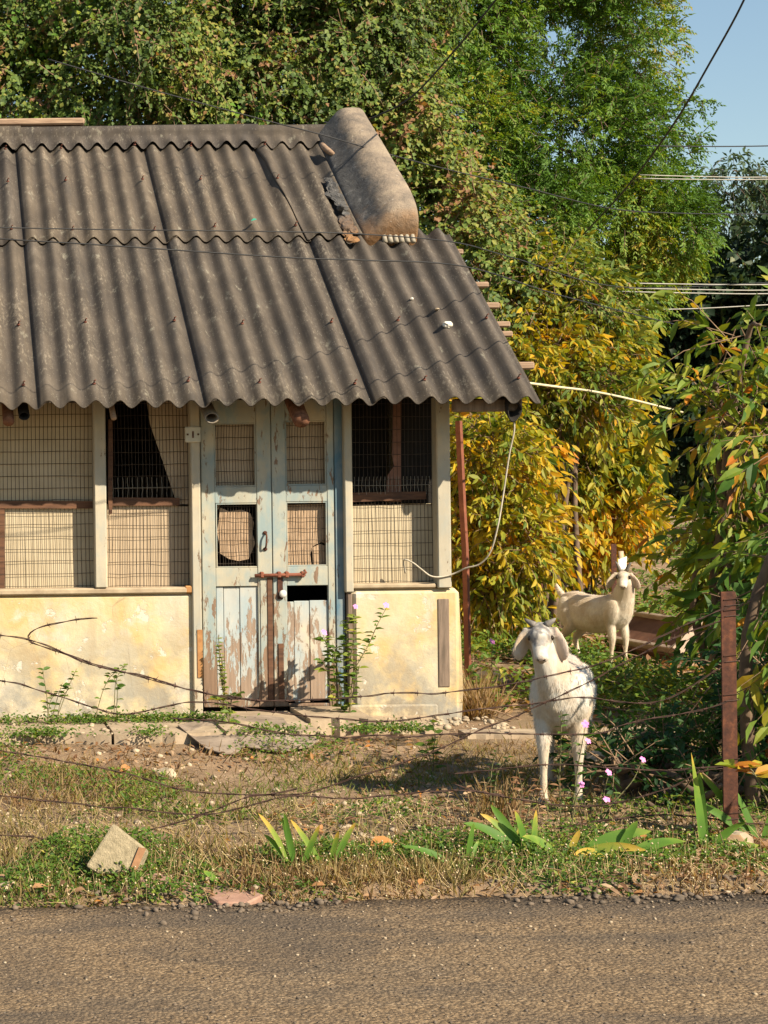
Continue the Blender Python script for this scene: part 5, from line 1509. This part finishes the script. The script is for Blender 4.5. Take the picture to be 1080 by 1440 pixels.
# ------------------------------------------------------------------ small plants
def strap_plant(px, py, y, leaves, label, name='lily_plant'):
    b_ = ground_at(px, py, y); t = thing(name, b_, label, 'plant', 'strap leaved lilies on the verge')
    for i, (dx, dz, dy, L_, w, tn) in enumerate(leaves):
        m = MB(); n = 9; vs = []; tw = random.Random(i + px)
        d = Vector((dx, dy, dz)).normalized(); roll = tw.uniform(-.5, .5)
        sag = .75 * (1 - abs(d.z)) + .15 + tw.uniform(0, .55)
        for k in range(n + 1):
            q = k / n; c = b_ + Vector((dx * .05, 0, 0)) + d * (L_ * 1.12 * q) - Vector((0, 0, sag * L_ * q * q * .55))
            ww = w * (.35 + .6 * math.sin(math.pi * min(1, q * .85 + .15)) ** .8) * .5 * (1 if q < .96 else .4) if k < n else .001
            sdv = d.cross(Vector((0, -.85, .5))).normalized(); sdv = (sdv * math.cos(roll * q * 2) + d.cross(sdv) * math.sin(roll * q * 2))
            nn = sdv.cross(d).normalized()
            vs += [c - sdv * ww, c + nn * ww * .25 * -1, c + sdv * ww]
        fs = [(k * 3 + j, k * 3 + j + 1, k * 3 + j + 4, k * 3 + j + 3) for k in range(n) for j in range(2)]
        m.add(vs, fs, True); o = m.build('leaf', ML['lily'], t)
        ta = o.data.attributes.new('tint', 'FLOAT', 'POINT'); old = tw.random()
        ta.data.foreach_set('value', np.clip([tn + (.75 if old > .6 else .3) * (k / n) ** (3 if old > .6 else 5) + tw.uniform(-.08, .08) - (.08 if j == 1 else 0) for k in range(n + 1) for j in range(3)], 0, 1).astype(np.float32))
    return t
strap_plant(418, 1205, 7.25, [(-.18, 1, -.1, .25, .026, .35), (-.5, 1, .1, .22, .028, .45), (-.15, 1, .2, .27, .030, .4), (-.42, 1.0, .0, .32, .026, .72), (.35, 1, -.1, .2, .026, .5)], 'upright lily with yellowing long leaves near the middle of the verge')
strap_plant(462, 1200, 7.3, [(-.55, 1, 0, .24, .028, .6), (.42, 1, .1, .23, .028, .5), (.16, 1, -.1, .18, .024, .6), (1, .35, -.2, .26, .02, .95)], 'second lily with two crossed leaves right of the first one')
strap_plant(655, 1195, 7.3, [(-1, .75, -.1, .25, .032, .3), (.12, 1, 0, .22, .026, .4), (.3, .8, .3, .15, .02, .5)], 'small lily with one leaf leaning over between the two lily clumps')
strap_plant(318, 1228, 7.0, [(-.5, .6, -.2, .1, .03, .55), (.3, .5, .1, .07, .02, .5)], 'single stubby green leaf sprouting behind the pink brick piece')
strap_plant(748, 1185, 7.45, [(-1, .7, -.1, .33, .055, .35), (-.8, .9, .0, .34, .05, .3), (-.5, 1, .2, .27, .04, .38), (-.25, 1, -.1, .25, .036, .35), (-.6, 1, .15, .31, .034, .55), (.1, 1, .1, .2, .03, .5)], 'bushy lily clump with broad dark leaves below the front goat')
strap_plant(795, 1195, 7.4, [(.9, .75, -.1, .36, .06, .5), (.8, .55, -.3, .30, .05, .75), (-.6, .8, -.1, .24, .05, .6), (.2, .6, .0, .15, .03, .95), (1, .2, .1, .2, .03, .5)], 'lily with sprawling leaves and one orange dead leaf')
strap_plant(860, 1200, 7.35, [(1, .85, -.1, .30, .055, .5), (1, .45, -.3, .36, .055, .5), (.9, .3, .2, .28, .045, .6), (-.5, .45, -.2, .2, .05, .97), (.4, 1, .0, .22, .04, .45)], 'lily lying low with leaves pointing toward the iron post')
strap_plant(992, 1195, 7.5, [(-.10, 1, 0, .46, .046, .45), (-.02, 1, .1, .33, .04, .4), (.5, .75, -.1, .23, .04, .42), (.8, .4, -.2, .2, .035, .38), (-.8, .2, -.2, .2, .035, .4)], 'tall lily with one long upright leaf close to the iron post')
strap_plant(1068, 1190, 7.7, [(-.9, .9, -.1, .32, .04, .35), (-.3, 1, .1, .34, .04, .3), (.4, 1, .0, .3, .04, .4), (.9, .5, -.1, .26, .04, .4), (-.9, .35, -.2, .28, .035, .45), (-.6, 1, .2, .36, .035, .25)], 'blue green lily clump right of the iron post')
def flower(c, parent, s_=.016, seed=0):
    m = MB(); rr_ = random.Random(seed)
    nv = Vector((rr_.uniform(.1, .6), -1, rr_.uniform(.2, .9))).normalized(); e1 = nv.orthogonal().normalized(); e2 = nv.cross(e1)
    for k in range(5):
        an = k * 1.2566 + rr_.uniform(0, .3); d = e1 * math.cos(an) + e2 * math.sin(an); sd_ = nv.cross(d)
        m.add([c, c + d * s_ * .55 + sd_ * s_ * .45 + nv * .002, c + d * s_ * 1.1 + sd_ * s_ * .3, c + d * s_ * 1.1 - sd_ * s_ * .3, c + d * s_ * .55 - sd_ * s_ * .45 + nv * .002], [(0, 1, 2, 3, 4)])
    return m.build('flower', M['pink'], parent)
def stem_plant(stems, y, label, flowers=(), leafL=.05, leafW=.024, nl=9, name='periwinkle', cat='flowering plant', seed=0, tint=.4, ramp='weed', group=None, base=None, singles=True, th=.004):
    rng = np.random.default_rng(seed)
    b_ = P(stems[0][0][0], stems[0][0][1], y); b_ = Vector((b_.x, b_.y, max(H1(b_.x, b_.y), b_.z - .03)))
    t = thing(name, b_, label, cat, group); m = MB()
    for st in stems:
        pts = [P(a, c, y - (.0 if len(st) < 3 else .0)) for a, c in st]
        pts[0] = pts[0] - Vector((0, 0, .06))
        c = catmull([p + Vector((0, (i % 2) * .01, 0)) for i, p in enumerate(pts)], 5)
        m.tube(c, [th * (1 - .6 * i / len(c)) for i in range(len(c))], 5)
        ln = sum((c[i + 1] - c[i]).length for i in range(len(c) - 1))
        k = max(3, int(nl * ln / .35))
        Pn, D, N = [], [], []
        for i in range(k):
            q = (i + .6) / k; p = c[min(int(q * (len(c) - 1)), len(c) - 1)]
            for sg in (1, -1):
                an = rng.uniform(0, 6.3)
                d = np.array([math.cos(an) * .9, math.sin(an) * .9, .35 - .3 * rng.random()])
                Pn.append(p); D.append(d); N.append(np.array([.1, -.35, 1]) + rng.normal(size=3) * .35)
        Pn, D, N = np.array([list(p) for p in Pn]), np.array(D), np.array(N)
        szz = (.65 + .5 * rng.random(len(Pn)))
        T = np.clip(tint + rng.normal(size=len(Pn)) * .16, 0, 1)
        if singles:
            leaf_objects(t, Pn, D, N, leafL * szz, leafW * szz * 1.1, T, MLO[ramp], 'leaf', .12)
        else:
            V, pl = leaf8(Pn, D, N, leafL * szz, leafW * szz); mesh_np('leaves', V, pl, ML[ramp], t, tint=np.repeat(T, 8), kind='stuff')
    m.build('stem', M['stem'], t)
    for i, (a, c, s_) in enumerate(flowers): flower(P(a, c, y - .01), t, s_ * .78, i + seed)
    return t
stem_plant([[(487, 985), (484, 930), (487, 900), (488, 880), (497, 866)], [(480, 985), (475, 940), (462, 915), (455, 893)], [(468, 980), (462, 950), (452, 925)], [(475, 980), (470, 940), (474, 905)]], 10.78, 'bushy periwinkle with pink flowers growing against the blue door frame', [(456, 889, .026), (500, 853, .02)], .074, .036, 13, seed=2, tint=.55, group='pink periwinkles')
stem_plant([[(492, 990), (497, 950), (505, 930), (520, 905), (530, 880), (545, 853)], [(492, 990), (492, 940), (497, 900), (499, 862)], [(490, 990), (500, 960), (506, 935)]], 10.74, 'taller periwinkle leaning right over the cream wall with a pink flower on top', [(543, 851, .024)], .062, .027, 12, seed=3, tint=.6, group='pink periwinkles')
stem_plant([[(789, 1150), (788, 1100), (789, 1040), (790, 1000)], [(800, 1160), (812, 1090), (823, 1022)]], 7.95, 'periwinkle stem with narrow leaves in front of the goat chest', [(823, 1018, .022), (827, 1042, .018)], .045, .014, 14, seed=4, tint=.3, group='pink periwinkles')
stem_plant([[(815, 1180), (850, 1145), (888, 1100), (904, 1070)], [(840, 1170), (850, 1120), (856, 1088)], [(800, 1180), (810, 1130), (818, 1105)]], 7.8, 'thin periwinkle leaning right with pink flowers beside the dark undergrowth', [(904, 1068, .018), (856, 1086, .02), (818, 1103, .018), (853, 1124, .02)], .045, .018, 6, seed=5, tint=.35, group='pink periwinkles')
stem_plant([[(695, 960), (692, 930), (693, 903)]], 13, 'small periwinkle with one pink flower left of the front goat', [(692, 902, .03)], .05, .02, 8, seed=6, group='pink periwinkles')
stem_plant([[(317, 985), (311, 950), (308, 920), (308, 893)], [(320, 985), (313, 955), (312, 930), (306, 905)], [(312, 990), (316, 960), (308, 935)]], 10.98, 'thin yellow green vine climbing the left door leaf', (), .030, .016, 34, 'climbing_vine', 'vine', 7, .72, 'weed')
GW = 'weeds along the foot of the left low wall'
for i, (sts, lab) in enumerate([([[(68, 1010), (66, 980), (62, 955), (60, 940)], [(70, 1010), (80, 985), (88, 960)], [(66, 1010), (70, 990), (78, 975)]], 'weed with toothed leaves at the wall, leftmost of the row'),
                                ([[(75, 1010), (95, 970), (108, 940)], [(78, 1012), (86, 985), (100, 965)]], 'slender weed leaning right beside the leftmost one'),
                                ([[(130, 1010), (150, 960), (180, 932)], [(160, 1010), (163, 960), (176, 935)], [(162, 1005), (165, 965), (152, 945)]], 'tall thin weed with a few leaves below the barbed wire')]):
    stem_plant(sts, 10.72, lab, (), .055, .026, 8, 'wall_weed', 'weed', 20 + i, .45, 'weed', GW, th=.003)
stem_plant([[(612, 1100), (610, 1060), (612, 1035), (608, 1012)], [(612, 1090), (605, 1065), (598, 1045)]], 9.4, 'lone light green sapling before the walkway kerb', (), .07, .034, 9, 'sapling', 'weed', 31, .55, 'weed')
stem_plant([[(322, 1002), (326, 985), (335, 975)], [(322, 1002), (312, 988), (300, 984)]], 10.5, 'broad leaved weed at the foot of the left door leaf', (), .085, .04, 12, 'door_weed', 'weed', 32, .62, 'weed')
stem_plant([[(690, 1120), (692, 1085), (700, 1050)], [(694, 1120), (700, 1090), (718, 1060)]], 8.1, 'dark spiky weed stem left of the front goat legs', (), .04, .012, 12, 'spiky_weed', 'weed', 33, .12, 'weed')
stem_plant([[(1085, 1120), (1060, 1085), (1040, 1082), (1022, 1078)], [(1090, 1100), (1062, 1090), (1050, 1086)]], 7.45, 'orange leaved twig reaching across the foot of the iron post', (), .11, .042, 7, 'leafy_twig', 'twig', 34, .9, 'green')
for i, (sts, lab, tn) in enumerate([([[(650, 1180), (660, 1140), (655, 1100)], [(655, 1180), (672, 1130), (690, 1095)], [(648, 1180), (640, 1150), (630, 1120)]], 'reddish dry weed with brown leaves left of the broad lily clump', .5),
        ([[(725, 1160), (735, 1120), (728, 1080)], [(730, 1165), (748, 1130), (760, 1090)], [(722, 1160), (712, 1130), (704, 1108)]], 'rust brown withered weed just before the hooves of the front goat', .35),
        ([[(775, 1170), (790, 1130), (784, 1090)], [(780, 1170), (770, 1135), (762, 1105)]], 'withered weed between the hooves and the sprawling lily', .45),
        ([[(815, 1180), (835, 1130), (830, 1090)], [(820, 1180), (845, 1150), (870, 1120)]], 'brown twiggy weed tangled under the lowest pink flowers', .3)]):
    stem_plant(sts, 7.85, lab, (), .045, .017, 12, 'withered_weed', 'weed', 50 + i, tn, 'litter', 'withered weeds round the front goat', singles=False, th=.003)
# dry hay beside the right wall
def hay(px, py, y, n, spread, hgt, seed, label):
    rng = np.random.default_rng(seed); b_ = ground_at(px, py, y)
    t = thing('dry_tuft', b_, label, 'dry grass', 'dry grass tufts beside the house')
    a = rng.normal(size=(n, 3)) * np.array([[spread, spread * .7, 0]]); o = np.array(b_) + a * .45
    d = a * 1.2 + np.stack([rng.normal(size=n) * .2, rng.normal(size=n) * .2, .5 + .5 * rng.random(n)], 1)
    V, pl = leaf8(o, d, nrm(rng.normal(size=(n, 3)) + np.array([[0, -.6, .3]])), hgt * (.5 + .8 * rng.random(n)), .009, .2, .35)
    mesh_np('blades', V, pl, ML['grass'], t, tint=np.repeat(np.clip(.9 + rng.normal(size=n) * .09, .6, 1), 8), kind='stuff')
hay(668, 985, 11.3, 300, .13, .24, 1, 'drooping dry grass tuft at the right corner of the house')
hay(700, 1125, 8.2, 110, .12, .18, 2, 'reddish dry tuft left of the front goat feet')
hay(660, 970, 11.6, 150, .10, .30, 3, 'taller dry tuft between house corner and pale flat stone')

# ------------------------------------------------------------------ ground cover nobody could count
rng = np.random.default_rng(77)
def scatter(n, x0, x1, y0, y1, bias=1.0):
    x = rng.uniform(x0, x1, n); y = y0 + (y1 - y0) * rng.random(n) ** bias
    return x, y
def in_yard(x, y):
    return ~((y > 10.1) & (x < 3.45) & (y < 17.2)) & (y > road_edge(x) + .02)
# grass: dry gold with green patches
x, y = scatter(110000, -1.2, 6.6, 6.75, 10.6, 1.25)
gr = n2(x, y, 1.3, 3); green = n2(x + 40, y, .9, 3)
k = in_yard(x, y) & (rng.random(len(x)) < np.clip((gr - .40) * 3.2, .05, .8) * np.where((y > 7.6), .6, 1))
x, y, green = x[k], y[k], green[k]
o = np.stack([x, y, H(x, y) - .004], 1)
d = np.stack([rng.normal(size=len(x)) * .55, rng.normal(size=len(x)) * .55, np.full(len(x), .75)], 1)
tall = .030 + .055 * rng.random(len(x)) ** 2 + .03 * (n2(x, y, 2.1, 2) > .55)
V, pl = quad_leaves(o, d, nrm(rng.normal(size=(len(x), 3)) + np.array([[0, -.5, .6]])), tall, .0045 + .003 * rng.random(len(x)))
tn = np.clip(.60 + (.5 - green) * 1.6 + rng.normal(size=len(x)) * .17, 0, 1)
mesh_np('grass', V, pl, ML['grass'], None, tint=np.repeat(tn, 4), kind='stuff')
# creeping weeds with small round leaves
def weeds(name, n, x0, x1, y0, y1, lo, hi, size, ramp='weed', tint=.42, thr=.5, sc=1.1, hgt=.05, seedo=0., bias=1.0):
    x, y = scatter(n, x0, x1, y0, y1, bias)
    dn = n2(x + seedo, y, sc, 3)
    k = in_yard(x, y) & (rng.random(n) < np.clip((dn - thr - .12 * ((y > 10.6) & (y < 16.5) & (x < 4.3 + (y - 10.6) * .12))) * 7, 0, 1))
    x, y, dn = x[k], y[k], dn[k]
    o = np.stack([x, y, H(x, y) + hgt * rng.random(len(x)) * np.clip((dn - thr) * 6, .2, 1.4)], 1)
    d = nrm(rng.normal(size=(len(x), 3)) * np.array([[1, 1, .5]]) + np.array([[0, 0, .25]]))
    V, pl = quad_leaves(o, d, nrm(np.array([[.1, -.3, 1.]]) + rng.normal(size=(len(x), 3)) * .4), size * (.6 + .8 * rng.random(len(x))), size * .5)
    tn = np.clip(tint + (dn - .6) * .5 + rng.normal(size=len(x)) * .17, 0, 1)
    return mesh_np(name, V, pl, ML[ramp], None, tint=np.repeat(tn, 4), kind='stuff')
weeds('creeping_weeds', 60000, -1, 6.5, 6.72, 7.75, 0, 0, .024, thr=.47, sc=1.6, hgt=.07)
weeds('creeping_weeds', 50000, -1, 6.5, 7.6, 10.6, 0, 0, .026, thr=.57, sc=1.2, hgt=.06, seedo=9)
weeds('bank_weeds', 90000, 3.3, 13, 11.0, 30, 0, 0, .06, thr=.42, sc=.75, hgt=.22, seedo=4, tint=.55, bias=1.15)
weeds('bank_weeds', 26000, 4.0, 8.5, 11.5, 15.6, 0, 0, .05, thr=.42, sc=1.1, hgt=.12, seedo=14, tint=.45)
def wall_weeds():
    cs = [(10, 1008, .12), (55, 1020, .2), (100, 1012, .22), (125, 1010, .12), (190, 1006, .16), (230, 1006, .22), (260, 1004, .2), (60, 1040, .1), (300, 1000, .1), (545, 1022, .15), (510, 1022, .12), (575, 1020, .1), (400, 1052, .1), (212, 1050, .1), (360, 1066, .12)]
    X, Y, Z = [], [], []
    for a, c, s_ in cs:
        p = P(a, c, 10.75 if c < 1016 else 10.15); n = int(260 * s_ / .15)
        X.append(p.x + rng.normal(size=n) * s_ * .7); Y.append(np.minimum(p.y + rng.normal(size=n) * .06, 11.06)); Z.append((BASE - .02) + np.abs(rng.normal(size=n)) * .022)
    o = np.stack([np.concatenate(X), np.concatenate(Y), np.concatenate(Z)], 1)
    d = nrm(rng.normal(size=o.shape) * np.array([[1, 1, .6]]))
    V, pl = quad_leaves(o, d, nrm(np.array([[.1, -.4, 1.]]) + rng.normal(size=o.shape) * .4), .024 * (.6 + .8 * rng.random(len(o))), .014)
    mesh_np('creeping_weeds', V, pl, ML['weed'], None, tint=np.repeat(np.clip(.45 + rng.normal(size=len(o)) * .18, 0, 1), 4), kind='stuff')
wall_weeds()
# leaf litter
def litter(n, x0, x1, y0, y1, size, thr=.35, sc=1.2, name='leaf_litter', bias=1.0, tint=.5):
    x, y = scatter(n, x0, x1, y0, y1, bias)
    k = in_yard(x, y) & (rng.random(n) < np.clip((n2(x + 70, y, sc, 3) - thr) * 5, .02, 1)); x, y = x[k], y[k]
    o = np.stack([x, y, H(x, y) + .012 + .02 * rng.random(len(x))], 1)
    d = nrm(rng.normal(size=(len(x), 3)) * np.array([[1, 1, .25]]))
    V, pl = leaf8(o, d, nrm(np.array([[0, 0, 1.]]) + rng.normal(size=(len(x), 3)) * .45), size * (.5 + rng.random(len(x))), size * .42, .35, .25)
    mesh_np(name, V, pl, ML['litter'], None, tint=np.repeat(np.clip(tint + rng.normal(size=len(x)) * .25, 0, 1), 8), kind='stuff')
litter(7500, -1, 6.5, 6.66, 10.3, .045, .40, tint=.5)
litter(15000, 3.3, 9.5, 10.6, 27, .12, .36, .9, bias=1.1, tint=.48)
litter(1500, 2.4, 6.0, 6.85, 7.9, .05, .3, tint=.6)
# straw, dry twigs, dry seed heads
def sticks(name, n, x0, x1, y0, y1, L_, r_, mat, up=.15):
    x, y = scatter(n, x0, x1, y0, y1); k = in_yard(x, y); x, y = x[k], y[k]; n = len(x)
    o = np.stack([x, y, H(x, y) + .01 + .02 * rng.random(n)], 1); a = nrm(np.stack([rng.normal(size=n), rng.normal(size=n) * .8, np.abs(rng.normal(size=n)) * up], 1))
    twig_mesh(name, o, a, L_ * (.4 + rng.random(n)), .1, mat, None, r_)
sticks('dry_twigs', 420, -1, 6.5, 6.85, 10.2, .16, .0025, M['drytwig'], .5)
sticks('dry_straw', 3200, -1, 6.5, 6.78, 8.6, .08, .0012, M['straw'], 1.1)
sticks('dry_twigs', 500, 3.4, 8.5, 10.6, 20, .35, .006, M['drytwig'], .35)
n = 3000
x, y = scatter(n, -1, 6.6, 6.80, 8.3, 1.5); k = in_yard(x, y) & (rng.random(n) < np.clip((n2(x + 21, y, 1.5, 2) - .38) * 4, .03, 1)); x, y = x[k], y[k]; n = len(x)
hh = .02 + .09 * rng.random(n); zz = H(x, y)
c = np.stack([x, y, zz + hh], 1); r_ = (.0025 + .0035 * rng.random(n))[:, None]
off = np.array([[1, 0, 0], [-1, 0, 0], [0, 1, 0], [0, -1, 0], [0, 0, 1], [0, 0, -1.]])
V = (c[:, None, :] + off[None] * r_[:, None, :]).reshape(-1, 3)
T8 = np.array([[0, 2, 4], [2, 1, 4], [1, 3, 4], [3, 0, 4], [2, 0, 5], [1, 2, 5], [3, 1, 5], [0, 3, 5]])
mesh_np('dry_seed_heads', V, [(np.arange(n)[:, None, None] * 6 + T8[None]).reshape(-1, 3)], M['flowerhead'], None, kind='stuff')
twig_mesh('seed_stalks', np.stack([x, y, zz], 1), np.stack([rng.normal(size=n) * .1, rng.normal(size=n) * .1, np.ones(n)], 1), hh, .0, M['straw'], None, .0009)
# gravel: crumbled asphalt at the road edge and pebbles in the yard
def pebbles(name, n, xr, yf, rmin, rmax, mat, thr=.0):
    x = rng.uniform(*xr, n); y = yf(x)
    k = rng.random(n) < np.clip((n2(x, y, 1.1, 2) - thr) * 5, .04, 1); x, y = x[k], y[k]; n = len(x)
    r_ = rmin + (rmax - rmin) * rng.random(n) ** 3
    on_road = y < road_edge(x) + .03
    z = np.where(on_road, 0.0, H(x, y))
    z = np.where((y > 10.1) & (x < 3.3), BASE - .03, z)
    ico = np.array([[0, 0, 1], [.89, 0, .45], [.28, .85, .45], [-.72, .53, .45], [-.72, -.53, .45], [.28, -.85, .45], [.72, .53, -.45], [-.28, .85, -.45], [-.89, 0, -.45], [-.28, -.85, -.45], [.72, -.53, -.45], [0, 0, -1]])
    F = np.array([[0, 1, 2], [0, 2, 3], [0, 3, 4], [0, 4, 5], [0, 5, 1], [1, 6, 2], [2, 7, 3], [3, 8, 4], [4, 9, 5], [5, 10, 1], [6, 7, 2], [7, 8, 3], [8, 9, 4], [9, 10, 5], [10, 6, 1], [11, 7, 6], [11, 8, 7], [11, 9, 8], [11, 10, 9], [11, 6, 10]])
    sc = np.stack([.8 + .6 * rng.random(n), .8 + .6 * rng.random(n), .45 + .4 * rng.random(n)], 1)
    V = ico[None] * (.75 + .5 * rng.random((n, 12, 1))) * sc[:, None, :] * r_[:, None, None] + np.stack([x, y, z + r_ * .25], 1)[:, None, :]
    mesh_np(name, V.reshape(-1, 3), [(np.arange(n)[:, None, None] * 12 + F[None]).reshape(-1, 3)], mat, None, kind='stuff')
pebbles('gravel', 4200, (-1, 6.6), lambda x: road_edge(x) + .06 + rng.normal(size=len(x)) * .11, .003, .017, M['gravel'], .3)
pebbles('gravel', 5200, (-1, 6.6), lambda x: 4.6 + 2.2 * rng.random(len(x)), .002, .008, M['gravel'])
pebbles('pebbles', 700, (-1, 6.6), lambda x: 4.6 + 2.2 * rng.random(len(x)) ** .6, .002, .007, M['stone'])
pebbles('pebbles', 3000, (-1, 6.6), lambda x: 6.85 + 4 * rng.random(len(x)), .004, .022, M['stone'], .3)
pebbles('rubble', 260, (2.4, 5.2), lambda x: 10.25 + .5 * rng.random(len(x)), .008, .032, M['stone'], .2)
# single big fallen leaves at the road edge
fl = [(28, 1232, .10, .85), (12, 1245, .07, .6), (45, 1262, .06, .9), (95, 1255, .07, .45), (120, 1260, .05, .5), (182, 1085, .09, .95), (1000, 1188, .10, .6), (1050, 1192, .12, .7), (1070, 1200, .09, .5), (953, 1180, .08, .95), (590, 1255, .05, .95), (675, 1257, .05, .9), (458, 1252, .06, .93), (640, 1076, .05, 1.0), (520, 1196, .14, .97)]
FLL = ['largest curled tan leaf at the road edge left of the stone block', 'pale folded leaf just below the largest tan one', 'orange leaf touching the asphalt furthest from the goats', 'dull brown leaf between the road edge and the stone block', 'small brown leaf below the left corner of the stone block',
       'orange curled leaf in the dry grass behind the stone block', 'tan curled leaf left of the iron post foot', 'broad pale leaf at the right of the iron post foot', 'brown leaf beyond the iron post furthest right', 'orange brown leaf among the strap leaves beside the iron post', 'small yellow leaf on the asphalt edge in the middle', 'tiny orange leaf on the asphalt edge right of the yellow one',
       'yellow leaf on the verge below the two crossed lily leaves', 'bright red scrap of leaf in the yard left of the front goat', 'long yellow leaf lying between the two lily clumps']
for i, (a, c, s_, tn) in enumerate(fl):
    pts = [P(a, c, yy) for yy in np.linspace(6.6, 11, 90)]
    q = next((p for p in pts if p.z <= H1(p.x, p.y) + .01), pts[-1])
    o = np.array([[q.x, q.y, H1(q.x, q.y) + .03]]); d = np.array([[rr.uniform(-1, 1), rr.uniform(-.5, .5), rr.uniform(0, .25)]])
    V, pl = leaf8(o, d, np.array([[rr.uniform(-.3, .3), -.5, 1]]), s_, s_ * .55, .4, .4)
    mesh_np('fallen_leaf', V, pl, ML['litter'], None, origin=o[0], tint=np.full(8, tn), label=FLL[i], cat='leaf', group='large fallen leaves on the verge')
